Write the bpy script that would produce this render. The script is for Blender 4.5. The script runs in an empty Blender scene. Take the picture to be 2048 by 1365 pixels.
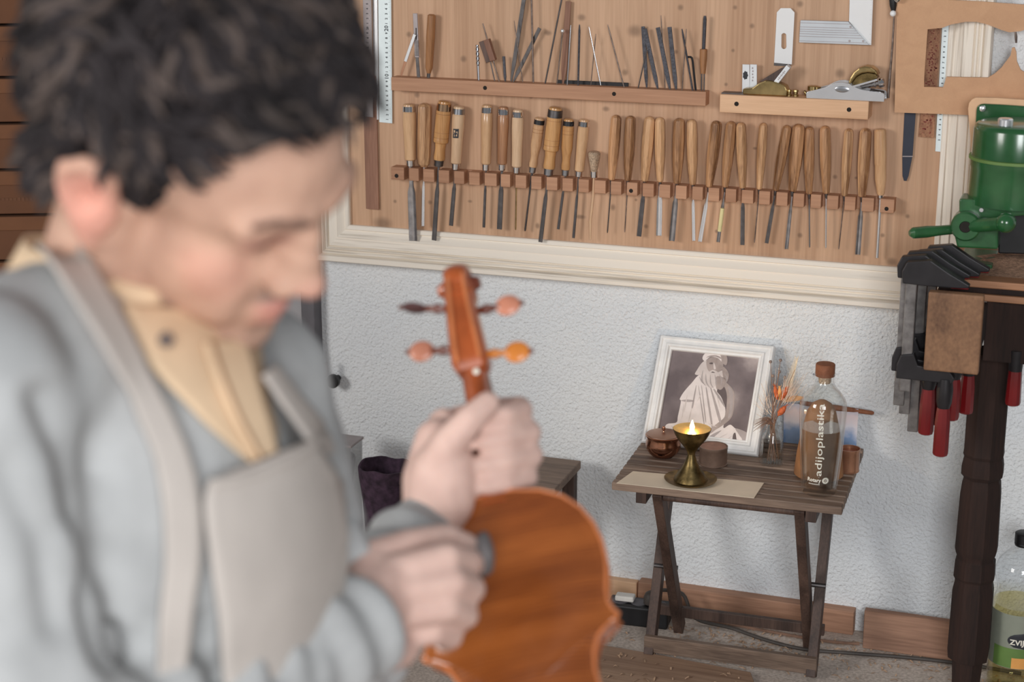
import bpy, bmesh, math, random
import numpy as np
from mathutils import Vector, Matrix, Quaternion, noise
from mathutils.bvhtree import BVHTree

# ------------------------------------------------------------------ camera
FPX, YAW, PITCH, CAM_D, CAM_H = 3500.0, math.radians(19.5), math.radians(16.0), 3.357, 1.58
scene = bpy.context.scene
COL = scene.collection
CR = Vector((math.cos(YAW), math.sin(YAW), 0))
FH = Vector((-math.sin(YAW), math.cos(YAW), 0))
CF = FH * math.cos(PITCH) + Vector((0, 0, -math.sin(PITCH)))
CU = FH * math.sin(PITCH) + Vector((0, 0, math.cos(PITCH)))
CP = Vector((0, -CAM_D, CAM_H))
cd = bpy.data.cameras.new('camera')
cd.sensor_width = 36.0
cd.lens = FPX / 2048 * 36
cd.dof.use_dof = True
cd.dof.focus_distance = 3.42
cd.dof.aperture_fstop = 4.6
cd.clip_start = 0.05
cam = bpy.data.objects.new('camera', cd)
cam.matrix_world = Matrix((CR, CU, -CF)).transposed().to_4x4()
cam.location = CP
COL.objects.link(cam)
scene.camera = cam

# ------------------------------------------------------------------ light
vs = scene.view_settings
vs.view_transform = 'Standard'
vs.look = 'None'
vs.gamma = 1
vs.use_curve_mapping = False
vs.exposure = 0.0
world = bpy.data.worlds.new('world')
scene.world = world
world.use_nodes = True
wb = world.node_tree.nodes['Background']
wb.inputs[0].default_value = (0.93, 0.95, 1.0, 1)
wb.inputs[1].default_value = 0.15

def window_light(name, loc, aim, w, h, power, col):
    l = bpy.data.lights.new(name, 'AREA')
    l.shape = 'RECTANGLE'
    l.size, l.size_y, l.energy, l.color = w, h, power, col
    o = bpy.data.objects.new(name, l)
    o.location = loc
    o.rotation_euler = (Vector(aim) - Vector(loc)).to_track_quat('-Z', 'Y').to_euler()
    COL.objects.link(o)
window_light('window_light', (0.65, -4.8, 1.95), (-0.7, -0.9, 0.85), 1.1, 1.3, 90, (0.97, 0.985, 1.0))
window_light('window_light', (-3.5, -4.1, 2.1), (-0.7, -0.3, 0.85), 1.3, 1.3, 78, (1.0, 0.97, 0.935))

# ------------------------------------------------------------------ projection helpers (authoring: photo pixel -> point on a real plane)
def ray(px, py):
    return CR * ((px - 1024) / FPX) - CU * ((py - 682.5) / FPX) + CF
def W(px, py, off=0.0):                     # on the plane parallel to the wall, off metres in front of the board
    d = ray(px, py)
    return CP + d * ((-off - CP.y) / d.y)
def Z(px, py, z=0.0):                       # on a horizontal plane
    d = ray(px, py)
    return CP + d * ((z - CP.z) / d.z)
def Q(px, py, t):                           # at depth t
    return CP + ray(px, py) * t
def mpp(p):                                 # metres per photo pixel at p
    return (Vector(p) - CP).dot(CF) / FPX

# ------------------------------------------------------------------ colours and materials
def lin(c):
    c = c / 255.0
    return c / 12.92 if c <= 0.04045 else ((c + 0.055) / 1.055) ** 2.4
def A(r, g, b, k=0.66):                     # photo colour -> albedo under the room's light
    return tuple(min(0.9, lin(x) / k) for x in (r, g, b)) + (1,)
def mixc(a, b, t):
    return tuple(a[i] * (1 - t) + b[i] * t for i in range(3)) + (1,)
M = {}
def base(name, rough=0.6, metal=0.0, coat=0.0, spec=0.5):
    m = bpy.data.materials.new(name)
    m.use_nodes = True
    nt = m.node_tree
    b = nt.nodes['Principled BSDF']
    b.inputs['Roughness'].default_value = rough
    b.inputs['Metallic'].default_value = metal
    b.inputs['Coat Weight'].default_value = coat
    b.inputs['Coat Roughness'].default_value = 0.15
    b.inputs['Specular IOR Level'].default_value = spec
    M[name] = m
    return m, nt, b
def node(nt, typ, ins=None, **kw):
    n = nt.nodes.new(typ)
    for k, v in kw.items():
        setattr(n, k, v)
    for k, v in (ins or {}).items():
        if hasattr(v, 'outputs') or isinstance(v, bpy.types.NodeSocket):
            nt.links.new(v if isinstance(v, bpy.types.NodeSocket) else v.outputs[0], n.inputs[k])
        else:
            n.inputs[k].default_value = v
    return n
def ramp(nt, fac, stops):
    n = nt.nodes.new('ShaderNodeValToRGB')
    nt.links.new(fac, n.inputs[0])
    el = n.color_ramp.elements
    while len(el) < len(stops):
        el.new(0.5)
    for e, (p, c) in zip(el, stops):
        e.position, e.color = p, c
    return n
def mixn(nt, fac, a, b, mode='MIX'):
    n = nt.nodes.new('ShaderNodeMix')
    n.data_type = 'RGBA'
    n.blend_type = mode
    for sock, v in ((n.inputs[0], fac), (n.inputs[6], a), (n.inputs[7], b)):
        if isinstance(v, bpy.types.NodeSocket):
            nt.links.new(v, sock)
        else:
            sock.default_value = v
    return n.outputs[2]
def bump(nt, b, height, strength, dist=0.002):
    n = node(nt, 'ShaderNodeBump', {'Height': height, 'Strength': strength, 'Distance': dist})
    nt.links.new(n.outputs[0], b.inputs['Normal'])
def plain(name, col, rough=0.6, metal=0.0, coat=0.0, var=0.12, vs=30, bmp=None, spec=0.5, objvar=0.0):
    m, nt, b = base(name, rough, metal, coat, spec)
    tc = node(nt, 'ShaderNodeTexCoord')
    nz = node(nt, 'ShaderNodeTexNoise', {'Vector': tc.outputs['Object'], 'Scale': vs, 'Detail': 4.0})
    dark = tuple(c * (1 - 2 * var) for c in col[:3]) + (1,)
    lite = tuple(min(1, c * (1 + var)) for c in col[:3]) + (1,)
    out = ramp(nt, nz.outputs['Fac'], [(0.3, dark), (0.7, lite)]).outputs[0]
    nt.links.new(out, b.inputs['Base Color'])
    if bmp:
        nb = node(nt, 'ShaderNodeTexNoise', {'Vector': tc.outputs['Object'], 'Scale': bmp[0], 'Detail': 3.0})
        bump(nt, b, nb.outputs['Fac'], bmp[1], bmp[2] if len(bmp) > 2 else 0.002)
    return m
def wood(name, c_dark, c_lite, axis=2, scale=9, stretch=0.07, rough=0.55, coat=0.0, contrast=(0.36, 0.66), knots=None, objvar=0.10, bmp=0.15):
    m, nt, b = base(name, rough, 0, coat)
    tc = node(nt, 'ShaderNodeTexCoord')
    oi = node(nt, 'ShaderNodeObjectInfo')
    sh = node(nt, 'ShaderNodeVectorMath', {0: tc.outputs['Object']}, operation='ADD')
    mul = node(nt, 'ShaderNodeMath', {0: oi.outputs['Random'], 1: 37.0}, operation='MULTIPLY')
    nt.links.new(mul.outputs[0], sh.inputs[1])
    s = [1.0, 1.0, 1.0]
    s[axis] = stretch
    mp = node(nt, 'ShaderNodeMapping', {'Vector': sh.outputs[0], 'Scale': s})
    n1 = node(nt, 'ShaderNodeTexNoise', {'Vector': mp.outputs[0], 'Scale': scale, 'Detail': 3.0, 'Distortion': 0.6})
    n2 = node(nt, 'ShaderNodeTexNoise', {'Vector': mp.outputs[0], 'Scale': scale * 14, 'Detail': 2.0})
    mx = node(nt, 'ShaderNodeMath', {0: n1.outputs['Fac'], 1: 0.68}, operation='MULTIPLY')
    ad = node(nt, 'ShaderNodeMath', {0: n2.outputs['Fac'], 1: 0.32, 2: mx.outputs[0]}, operation='MULTIPLY_ADD')
    col = ramp(nt, ad.outputs[0], [(contrast[0], c_dark), (contrast[1], c_lite)]).outputs[0]
    if objvar:
        hv = node(nt, 'ShaderNodeMapRange', {'Value': oi.outputs['Random'], 'To Min': 1 - objvar, 'To Max': 1 + objvar})
        hs = node(nt, 'ShaderNodeHueSaturation', {'Value': hv.outputs[0], 'Color': col})
        col = hs.outputs[0]
    if knots:
        tot = None
        for (p, r, ex) in knots:
            d = node(nt, 'ShaderNodeVectorMath', {0: tc.outputs['Object'], 1: p}, operation='SUBTRACT')
            d2 = node(nt, 'ShaderNodeVectorMath', {0: d.outputs[0], 1: (1 / r / ex, 0.0, 1 / r)}, operation='MULTIPLY')
            ln = node(nt, 'ShaderNodeVectorMath', {0: d2.outputs[0]}, operation='LENGTH')
            mr = node(nt, 'ShaderNodeMapRange', {'Value': ln.outputs['Value'], 'From Min': 0.25, 'From Max': 1.5, 'To Min': 1.0, 'To Max': 0.0})
            mr.interpolation_type = 'SMOOTHSTEP'
            tot = mr.outputs[0] if tot is None else node(nt, 'ShaderNodeMath', {0: tot, 1: mr.outputs[0]}, operation='MAXIMUM').outputs[0]
        tf = node(nt, 'ShaderNodeMath', {0: tot, 1: 0.58}, operation='MULTIPLY').outputs[0]
        col = mixn(nt, tf, col, tuple(c * 0.32 for c in c_dark[:3]) + (1,))
    nt.links.new(col, b.inputs['Base Color'])
    if bmp:
        bump(nt, b, ad.outputs[0], bmp, 0.001)
    return m
def glassy(name, col, ior=1.45, rough=0.0, refl=0.75):
    m, nt, b = base(name, rough)
    lw = node(nt, 'ShaderNodeLayerWeight', {'Blend': 0.5})
    p3 = node(nt, 'ShaderNodeMath', {0: lw.outputs['Facing'], 1: 3.2}, operation='POWER')
    fr = node(nt, 'ShaderNodeMath', {0: p3.outputs[0], 1: refl, 2: 0.035}, operation='MULTIPLY_ADD')
    tr = node(nt, 'ShaderNodeBsdfTransparent', {'Color': col})
    ge = node(nt, 'ShaderNodeBsdfGlossy', {'Color': (1, 1, 1, 1), 'Roughness': 0.04})
    mx = node(nt, 'ShaderNodeMixShader', {0: fr.outputs[0], 1: tr.outputs[0], 2: ge.outputs[0]})
    nt.links.new(mx.outputs[0], nt.nodes['Material Output'].inputs[0])
    return m

# ------------------------------------------------------------------ mesh builder
def basis(d):
    d = Vector(d).normalized()
    a = Vector((0, 0, 1)) if abs(d.z) < 0.9 else Vector((1, 0, 0))
    u = d.cross(a).normalized()
    return u, u.cross(d).normalized(), d
class MB:
    def __init__(s):
        s.v, s.f = [], []
    def add(s, vs_, fs):
        o = len(s.v)
        s.v += [Vector(p) for p in vs_]
        s.f += [tuple(i + o for i in f) for f in fs]
        return s
    def box(s, c, ax, ay, az):
        c, ax, ay, az = map(Vector, (c, ax, ay, az))
        vs_ = [c + ax * i + ay * j + az * k for i in (-1, 1) for j in (-1, 1) for k in (-1, 1)]
        return s.add(vs_, [(0, 1, 3, 2), (4, 6, 7, 5), (0, 4, 5, 1), (2, 3, 7, 6), (0, 2, 6, 4), (1, 5, 7, 3)])
    def bx(s, x0, x1, y0, y1, z0, z1):
        return s.box(((x0 + x1) / 2, (y0 + y1) / 2, (z0 + z1) / 2), ((x1 - x0) / 2, 0, 0), (0, (y1 - y0) / 2, 0), (0, 0, (z1 - z0) / 2))
    def prism(s, pts, ext):
        n = len(pts)
        ext = Vector(ext)
        vs_ = [Vector(p) for p in pts] + [Vector(p) + ext for p in pts]
        fs = [tuple(range(n)), tuple(range(2 * n - 1, n - 1, -1))]
        fs += [(i, i + n, (i + 1) % n + n, (i + 1) % n) for i in range(n)]
        return s.add(vs_, fs)
    def lathe(s, p0, d, prof, n=16, rot=0.0, sx=1.0, sy=1.0):
        p0 = Vector(p0)
        u, v, d = basis(d)
        vs_, fs = [], []
        k = len(prof)
        for (h, r) in prof:
            for i in range(n):
                a = rot + 2 * math.pi * i / n
                vs_.append(p0 + d * h + u * (r * sx * math.cos(a)) + v * (r * sy * math.sin(a)))
        for j in range(k - 1):
            for i in range(n):
                fs.append((j * n + i, j * n + (i + 1) % n, (j + 1) * n + (i + 1) % n, (j + 1) * n + i))
        fs.append(tuple(range(n - 1, -1, -1)))
        fs.append(tuple((k - 1) * n + i for i in range(n)))
        return s.add(vs_, fs)
    def tube(s, pts, rad, n=8, flat=1.0, side=None):
        pts = [Vector(p) for p in pts]
        if not hasattr(rad, '__len__'):
            rad = [rad] * len(pts)
        d = (pts[1] - pts[0]).normalized()
        if side is not None:
            v = Vector(side) - d * d.dot(Vector(side))
            v.normalize()
            u = d.cross(v)
        else:
            u, v, _ = basis(d)
        vs_, fs = [], []
        for k, p in enumerate(pts):
            nd = (pts[min(k + 1, len(pts) - 1)] - pts[max(k - 1, 0)]).normalized()
            q = d.rotation_difference(nd)
            u, v, d = q @ u, q @ v, nd
            for i in range(n):
                a = 2 * math.pi * i / n
                vs_.append(p + u * (rad[k] * flat * math.cos(a)) + v * (rad[k] * math.sin(a)))
        for j in range(len(pts) - 1):
            for i in range(n):
                fs.append((j * n + i, j * n + (i + 1) % n, (j + 1) * n + (i + 1) % n, (j + 1) * n + i))
        fs.append(tuple(range(n - 1, -1, -1)))
        fs.append(tuple((len(pts) - 1) * n + i for i in range(n)))
        return s.add(vs_, fs)
    def ell(s, c, ax, ay, az, n=16, m=10):
        c, ax, ay, az = map(Vector, (c, ax, ay, az))
        vs_ = [c + az]
        fs = []
        for j in range(1, m):
            t = math.pi * j / m
            for i in range(n):
                a = 2 * math.pi * i / n
                vs_.append(c + az * math.cos(t) + (ax * math.cos(a) + ay * math.sin(a)) * math.sin(t))
        vs_.append(c - az)
        L = len(vs_) - 1
        for i in range(n):
            fs.append((0, 1 + i, 1 + (i + 1) % n))
            fs.append((L, 1 + (m - 2) * n + (i + 1) % n, 1 + (m - 2) * n + i))
        for j in range(m - 2):
            for i in range(n):
                fs.append((1 + j * n + i, 1 + (j + 1) * n + i, 1 + (j + 1) * n + (i + 1) % n, 1 + j * n + (i + 1) % n))
        return s.add(vs_, fs)
    def ball(s, c, r, n=14, m=8):
        return s.ell(c, (r, 0, 0), (0, r, 0), (0, 0, r), n, m)
    def chain(s, pts, rad, n=14):           # balls joined by tapered cones, for remeshing
        pts = [Vector(p) for p in pts]
        for p, r in zip(pts, rad):
            s.ball(p, r, n, 8)
        for a, b, ra, rb in zip(pts, pts[1:], rad, rad[1:]):
            if (b - a).length > 1e-5:
                s.lathe(a, b - a, [(0, ra), ((b - a).length, rb)], n)
        return s
    def grid(s, rows):
        n = len(rows[0])
        vs_ = [p for r in rows for p in r]
        return s.add(vs_, [(j * n + i, j * n + i + 1, (j + 1) * n + i + 1, (j + 1) * n + i) for j in range(len(rows) - 1) for i in range(n - 1)])
    def mesh(s, name, org=(0, 0, 0)):
        me = bpy.data.meshes.new(name)
        org = Vector(org)
        me.from_pydata([tuple(p - org) for p in s.v], [], s.f)
        bm = bmesh.new()
        bm.from_mesh(me)
        bmesh.ops.recalc_face_normals(bm, faces=bm.faces)
        bm.to_mesh(me)
        bm.free()
        return me

ROOT = {}
def finish(o, me, mat, smooth, bevel):
    if mat is not None:
        me.materials.append(M[mat] if isinstance(mat, str) else mat)
    if smooth:
        me.shade_smooth()
        me.set_sharp_from_angle(angle=math.radians(smooth))
    if bevel:
        b = o.modifiers.new('bevel', 'BEVEL')
        b.width, b.segments, b.limit_method = bevel, 2, 'ANGLE'
def tag(o, label, cat, group=None, kind=None):
    if label:
        o['label'] = label
    if cat:
        o['category'] = cat
    if group:
        o['group'] = group
    if kind:
        o['kind'] = kind
    return o
def thing(name, label, cat, loc, group=None):
    o = bpy.data.objects.new(name, None)
    o.empty_display_size = 0.03
    o.location = loc
    COL.objects.link(o)
    ROOT[o.name] = Vector(loc)
    return tag(o, label, cat, group)
def part(parent, name, mb, mat, smooth=35, bevel=0, label=None, kind=None):
    org = ROOT[parent.name]
    me = mb.mesh(name, org) if isinstance(mb, MB) else mb
    o = bpy.data.objects.new(name, me)
    COL.objects.link(o)
    o.parent = parent
    ROOT[o.name] = org
    finish(o, me, mat, smooth, bevel)
    return tag(o, label, None, None, kind)
def single(name, label, cat, mb, mat, loc, group=None, smooth=35, bevel=0, kind=None):
    me = mb.mesh(name, loc)
    o = bpy.data.objects.new(name, me)
    o.location = loc
    COL.objects.link(o)
    ROOT[o.name] = Vector(loc)
    finish(o, me, mat, smooth, bevel)
    return tag(o, label, cat, group, kind)
def struct(name, mb, mat, smooth=0, bevel=0, label=None):
    o = single(name, label, None, mb, mat, (0, 0, 0), None, smooth, bevel, 'structure')
    return o
def copy_tree(o, delta=(0, 0, 0), parent=None):
    c = o.copy()
    COL.objects.link(c)
    if parent is None:
        c.location = Vector(o.location) + Vector(delta)
        ROOT[c.name] = Vector(c.location)
    else:
        c.parent = parent
        ROOT[c.name] = ROOT[parent.name]
    for ch in [x for x in bpy.data.objects if x.parent == o]:
        copy_tree(ch, parent=c)
    return c
def text_mb(txt, size, fn, extrude=0.0, bold=0.0):
    cu = bpy.data.curves.new('lettering', 'FONT')
    cu.body, cu.size, cu.align_x, cu.align_y = txt, size, 'CENTER', 'CENTER'
    cu.offset = bold
    cu.resolution_u = 2
    ob = bpy.data.objects.new('lettering', cu)
    COL.objects.link(ob)
    dg = bpy.context.evaluated_depsgraph_get()
    me = bpy.data.meshes.new_from_object(ob.evaluated_get(dg))
    mb = MB()
    mb.add([fn(v.co.x, v.co.y) for v in me.vertices], [tuple(p.vertices) for p in me.polygons])
    bpy.data.objects.remove(ob)
    bpy.data.meshes.remove(me)
    return mb
ORD = ['first', 'second', 'third', 'fourth', 'fifth', 'sixth', 'seventh', 'eighth', 'ninth', 'tenth', 'eleventh', 'twelfth', 'thirteenth', 'fourteenth', 'fifteenth',
       'sixteenth', 'seventeenth', 'eighteenth', 'nineteenth', 'twentieth', 'twenty-first', 'twenty-second', 'twenty-third', 'twenty-fourth', 'twenty-fifth',
       'twenty-sixth', 'twenty-seventh', 'twenty-eighth', 'twenty-ninth']
XV, YV, ZV = Vector((1, 0, 0)), Vector((0, 1, 0)), Vector((0, 0, 1))
OUT = Vector((0, -1, 0))                    # out of the wall

# ------------------------------------------------------------------ materials
def make_materials():
    # plaster wall
    m, nt, b = base('plaster', 0.85, spec=0.2)
    tc = node(nt, 'ShaderNodeTexCoord')
    n1 = node(nt, 'ShaderNodeTexNoise', {'Vector': tc.outputs['Object'], 'Scale': 165.0, 'Detail': 2.5, 'Roughness': 0.5, 'Distortion': 0.1})
    n2 = node(nt, 'ShaderNodeTexNoise', {'Vector': tc.outputs['Object'], 'Scale': 2.6, 'Detail': 4.0})
    n3 = node(nt, 'ShaderNodeTexVoronoi', {'Vector': tc.outputs['Object'], 'Scale': 9.0})
    c = ramp(nt, n2.outputs['Fac'], [(0.3, A(191, 195, 199)), (0.72, A(201, 204, 208))]).outputs[0]
    sp = ramp(nt, n3.outputs['Distance'], [(0.012, (1, 1, 1, 1)), (0.03, (0, 0, 0, 1))]).outputs[0]
    c = mixn(nt, sp, c, A(120, 122, 130))
    nt.links.new(c, b.inputs['Base Color'])
    h = ramp(nt, n1.outputs['Fac'], [(0.38, (0, 0, 0, 1)), (0.66, (1, 1, 1, 1))]).outputs[0]
    bump(nt, b, n1.outputs['Fac'], 0.9, 0.006)
    # distressed white paint (streaks along X or Z)
    for nm, ax in (('paint_x', 0), ('paint_z', 2)):
        wood(nm, A(134, 120, 103), A(203, 195, 184), ax, 24, 0.03, 0.6, contrast=(0.27, 0.50), objvar=0, bmp=0.3)
    K = [(927,118,9,1),(834,190,8,1),(1062,194,5,1),(1361,15,8,1),(1470,15,6,1),(1466,101,5,1),(1452,169,5,1),(1163,35,9,1.3),(1270,62,16,1.3),(1250,145,9,1),
         (1212,218,7,1.4),(1352,104,6,1),(1504,52,7,1),(1680,147,13,1),(1226,415,9,.8),(1272,400,4,1),(1292,453,6,1),(1433,463,5,1),(1160,434,6,2.6),(790,403,5,1),
         (765,447,17,1.6),(860,405,6,1),(1075,452,8,.8),(940,403,4,1.6),(1600,471,7,1),(1670,354,6,1),(1815,433,6,1),(1765,471,6,1),(1784,524,11,1.4),(1510,297,4,1.6),
         (1712,356,4,1),(818,69,8,1),(1096,66,7,1.5),(1600,8,9,1)]
    org = Vector((-0.94, 0, 0.705))
    ks = []
    for (x, y, r, ex) in K:
        p = W(x, y)
        ks.append((tuple(p - org), r * .72 * mpp(p), ex))
    wood('pine', A(148, 114, 88), A(177, 144, 117), 2, 13, 0.035, 0.6, contrast=(0.33, 0.64), knots=ks, objvar=0.05, bmp=0.1)
    wood('rail_wood', A(140, 101, 76), A(166, 126, 99), 0, 16, 0.05, 0.6, objvar=0.05)
    wood('pale_rail', A(176, 138, 106), A(196, 160, 128), 0, 16, 0.08, 0.6, objvar=0)
    wood('mdf', A(164, 126, 96), A(178, 140, 108), 0, 40, 0.8, 0.7, contrast=(.25, .75), objvar=0, bmp=0.05)
    wood('beech', A(162, 124, 90), A(196, 160, 123), 2, 40, 0.06, 0.32, coat=0.5, objvar=0.06)
    wood('pale_beech', A(178, 146, 116), A(204, 175, 144), 2, 40, 0.06, 0.35, coat=0.4, objvar=0.05)
    wood('golden', A(146, 102, 60), A(188, 144, 96), 2, 30, 0.06, 0.28, coat=0.6, objvar=0.06)
    wood('brown_beech', A(120, 82, 58), A(160, 118, 86), 2, 40, 0.05, 0.35, coat=0.3, objvar=0.05)
    wood('oak', A(92, 62, 40), A(170, 128, 92), 2, 46, 0.045, 0.34, coat=0.35, contrast=(.38, .62), objvar=0.14)
    wood('oak_pale', A(112, 78, 52), A(188, 148, 110), 2, 46, 0.045, 0.34, coat=0.35, contrast=(.38, .62), objvar=0.10)
    wood('stick', A(120, 82, 52), A(158, 112, 74), 2, 40, 0.05, 0.5)
    wood('dark_wood', A(52, 40, 36), A(86, 66, 58), 2, 30, 0.06, 0.55)
    wood('table_wood', A(80, 65, 55), A(128, 108, 93), 0, 26, 0.06, 0.6, objvar=0.12)
    wood('table_leg', A(46, 33, 28), A(80, 61, 52), 2, 26, 0.06, 0.6, objvar=0.15)
    wood('brown_strip', A(112, 78, 62), A(142, 104, 84), 2, 30, 0.06, 0.6)
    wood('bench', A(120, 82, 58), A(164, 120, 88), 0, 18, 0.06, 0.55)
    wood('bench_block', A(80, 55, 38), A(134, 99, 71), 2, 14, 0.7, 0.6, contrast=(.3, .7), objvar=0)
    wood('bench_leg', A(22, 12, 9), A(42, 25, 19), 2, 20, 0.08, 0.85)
    wood('floor_plank', A(118, 92, 74), A(158, 130, 108), 0, 12, 0.06, 0.65)
    wood('base_wood', A(112, 80, 62), A(158, 120, 97), 0, 14, 0.06, 0.65)
    wood('cork', A(96, 56, 36), A(122, 76, 52), 2, 60, 0.8, 0.7)
    wood('lid_wood', A(90, 58, 42), A(116, 78, 60), 0, 60, 0.5, 0.6)
    wood('printed_wood', A(104, 66, 44), A(150, 108, 80), 2, 60, 0.35, 0.6, contrast=(.42, .58), objvar=0)
    # metals
    plain('steel', A(150, 152, 156), 0.28, 1.0, var=0.05)
    plain('chrome', (0.86, 0.86, 0.87, 1), 0.12, 1.0, var=0.02)
    plain('polished', (0.92, 0.93, 0.95, 1), 0.26, 0.78, var=0.02)
    plain('blade', (0.55, 0.54, 0.55, 1), 0.28, 0.9, var=0.15, vs=60)
    plain('dark_steel', (0.14, 0.13, 0.13, 1), 0.45, 0.9, var=0.15, vs=60)
    plain('file_steel', (0.10, 0.10, 0.115, 1), 0.5, 0.7, var=0.2, vs=200, bmp=(900, 0.4))
    plain('rust_steel', (0.26, 0.20, 0.17, 1), 0.5, 0.8, var=0.25, vs=80)
    plain('brass', (0.50, 0.37, 0.17, 1), 0.3, 1.0, var=0.18, vs=40)
    plain('old_brass', (0.22, 0.155, 0.065, 1), 0.40, 1.0, var=0.3, vs=60, bmp=(160, 0.15))
    plain('gold_inside', (0.80, 0.50, 0.12, 1), 0.3, 1.0, var=0.1, vs=60)
    plain('copper', (0.52, 0.27, 0.18, 1), 0.18, 1.0, var=0.08, vs=20)
    plain('copper_lid', (0.46, 0.29, 0.22, 1), 0.42, 1.0, var=0.06, vs=20)
    plain('copper_ring', (0.72, 0.48, 0.30, 1), 0.2, 1.0, var=0.05)
    plain('white_metal', A(246, 246, 246, .78), 0.35, 0.15, var=0.01)
    plain('aluminium', A(176, 180, 184, .7), 0.42, 0.35, var=0.03)
    plain('ruler_steel', A(196, 206, 212, .7), 0.45, 0.25, var=0.03)
    plain('ruler_grey', A(142, 134, 134), 0.5, 0.3, var=0.06)
    plain('black', (0.012, 0.012, 0.014, 1), 0.45, var=0.2)
    plain('ink', (0.03, 0.032, 0.04, 1), 0.6, var=0.05)
    plain('dark_blue', A(40, 44, 56), 0.5, 0.2, var=0.08)
    plain('red_ink', A(110, 46, 36), 0.6, var=0.1)
    plain('white_ball', A(240, 240, 238, .75), 0.3, var=0.0)
    plain('hole', (0.02, 0.015, 0.012, 1), 0.9, var=0.1)
    plain('iron_label', A(196, 198, 200), 0.45, 0.2, var=0.04)
    plain('tape', A(196, 186, 138), 0.7, var=0.05)
    plain('bristle', A(162, 140, 118), 0.8, var=0.25, vs=300)
    plain('green', A(30, 74, 40, .62), 0.24, 0.0, coat=0.6, var=0.12, vs=25, bmp=(30, 0.06))
    plain('green_cast', A(36, 78, 44, .62), 0.34, 0.0, coat=0.3, var=0.15, vs=40, bmp=(60, 0.2))
    plain('tan_plate', A(198, 160, 126), 0.6, var=0.05)
    plain('clamp_black', A(36, 34, 36), 0.42, 0.3, var=0.15)
    plain('bar_steel', (0.34, 0.33, 0.33, 1), 0.34, 0.95, var=0.2, vs=60)
    plain('red_plastic', A(96, 10, 14), 0.35, coat=0.3, var=0.08)
    plain('sawdust', A(140, 110, 90), 0.9, var=0.2, vs=150, bmp=(300, 0.8))
    plain('shaving', A(160, 132, 108), 0.8, var=0.15)
    m, nt, b = base('concrete', 0.85, spec=0.2)
    tc = node(nt, 'ShaderNodeTexCoord')
    n1 = node(nt, 'ShaderNodeTexNoise', {'Vector': tc.outputs['Object'], 'Scale': 6.0, 'Detail': 8.0, 'Roughness': 0.7})
    n2 = node(nt, 'ShaderNodeTexNoise', {'Vector': tc.outputs['Object'], 'Scale': 160.0, 'Detail': 3.0})
    c = ramp(nt, n1.outputs['Fac'], [(0.3, A(142, 131, 122)), (0.7, A(182, 171, 162))]).outputs[0]
    c = mixn(nt, 0.35, c, ramp(nt, n2.outputs['Fac'], [(0.35, A(116, 106, 98)), (0.65, A(196, 184, 174))]).outputs[0])
    nt.links.new(c, b.inputs['Base Color'])
    bump(nt, b, n2.outputs['Fac'], 0.4, 0.002)
    plain('grey_door', A(138, 136, 138), 0.7, var=0.06, vs=6, bmp=(120, 0.1))
    plain('dark_trim', A(84, 82, 86), 0.6, var=0.06)
    plain('cardboard', A(80, 50, 31, .62), 0.85, var=0.08, vs=8, bmp=(60, 0.1))
    plain('cardboard_lid', A(88, 56, 35, .62), 0.85, var=0.08, vs=8, bmp=(60, 0.1))
    plain('cardboard_ink', A(84, 54, 36, .62), 0.85, var=0.08)
    plain('felt', A(58, 42, 56), 0.95, var=0.3, vs=60, bmp=(150, 0.5))
    plain('cloth_dark', A(84, 84, 86), 0.9, var=0.15, vs=40)
    plain('cord', A(60, 54, 50), 0.6, var=0.1)
    plain('plug_white', A(190, 186, 180), 0.6, var=0.08)
    plain('paper', A(198, 184, 164), 0.85, var=0.04, vs=15)
    plain('tin', A(112, 92, 80), 0.38, 0.35, var=0.15, vs=40)
    plain('tin_top', A(134, 98, 82), 0.6, 0.0, var=0.12, vs=60)
    plain('copper_tin', A(158, 116, 92), 0.3, 0.6, var=0.12, vs=40)
    plain('wax', A(136, 82, 60), 0.5, var=0.1)
    plain('incense_brown', A(140, 98, 64), 0.7, var=0.12)
    plain('frame_paint', A(216, 206, 202), 0.55, var=0.04, vs=40)
    plain('photo_white', A(200, 192, 190), 0.4, var=0.04, vs=60)
    plain('photo_pale', A(186, 177, 174), 0.4, var=0.06, vs=60)
    plain('photo_mid', A(148, 136, 132), 0.4, var=0.10, vs=60)
    plain('photo_skin', A(150, 138, 134), 0.4, var=0.10, vs=40)
    plain('photo_dark', A(92, 82, 82), 0.4, var=0.1, vs=40)
    plain('photo_fold', A(152, 143, 142), 0.4, var=0.06, vs=60)
    m, nt, b = base('photo_back', 0.35)
    tc = node(nt, 'ShaderNodeTexCoord')
    n1 = node(nt, 'ShaderNodeTexNoise', {'Vector': tc.outputs['Object'], 'Scale': 9.0, 'Detail': 5.0})
    nt.links.new(ramp(nt, n1.outputs['Fac'], [(0.36, A(92, 83, 85)), (0.52, A(116, 106, 107)), (0.64, A(160, 149, 147))]).outputs[0], b.inputs['Base Color'])
    m, nt, b = base('postcard', 0.4)
    tc = node(nt, 'ShaderNodeTexCoord')
    sp = node(nt, 'ShaderNodeSeparateXYZ', {0: tc.outputs['Object']})
    n1 = node(nt, 'ShaderNodeTexNoise', {'Vector': tc.outputs['Object'], 'Scale': 22.0, 'Detail': 5.0})
    hh = node(nt, 'ShaderNodeMath', {0: n1.outputs['Fac'], 1: 0.05, 2: sp.outputs[2]}, operation='MULTIPLY_ADD')
    nt.links.new(ramp(nt, node(nt, 'ShaderNodeMapRange', {'Value': hh.outputs[0], 'From Min': 0.02, 'From Max': 0.12}).outputs[0],
                      [(0.1, A(70, 92, 122)), (0.28, A(92, 116, 150)), (0.42, A(176, 172, 178)), (0.62, A(186, 170, 170)), (0.8, A(150, 152, 166)), (0.95, A(120, 132, 158))]).outputs[0], b.inputs['Base Color'])
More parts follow.
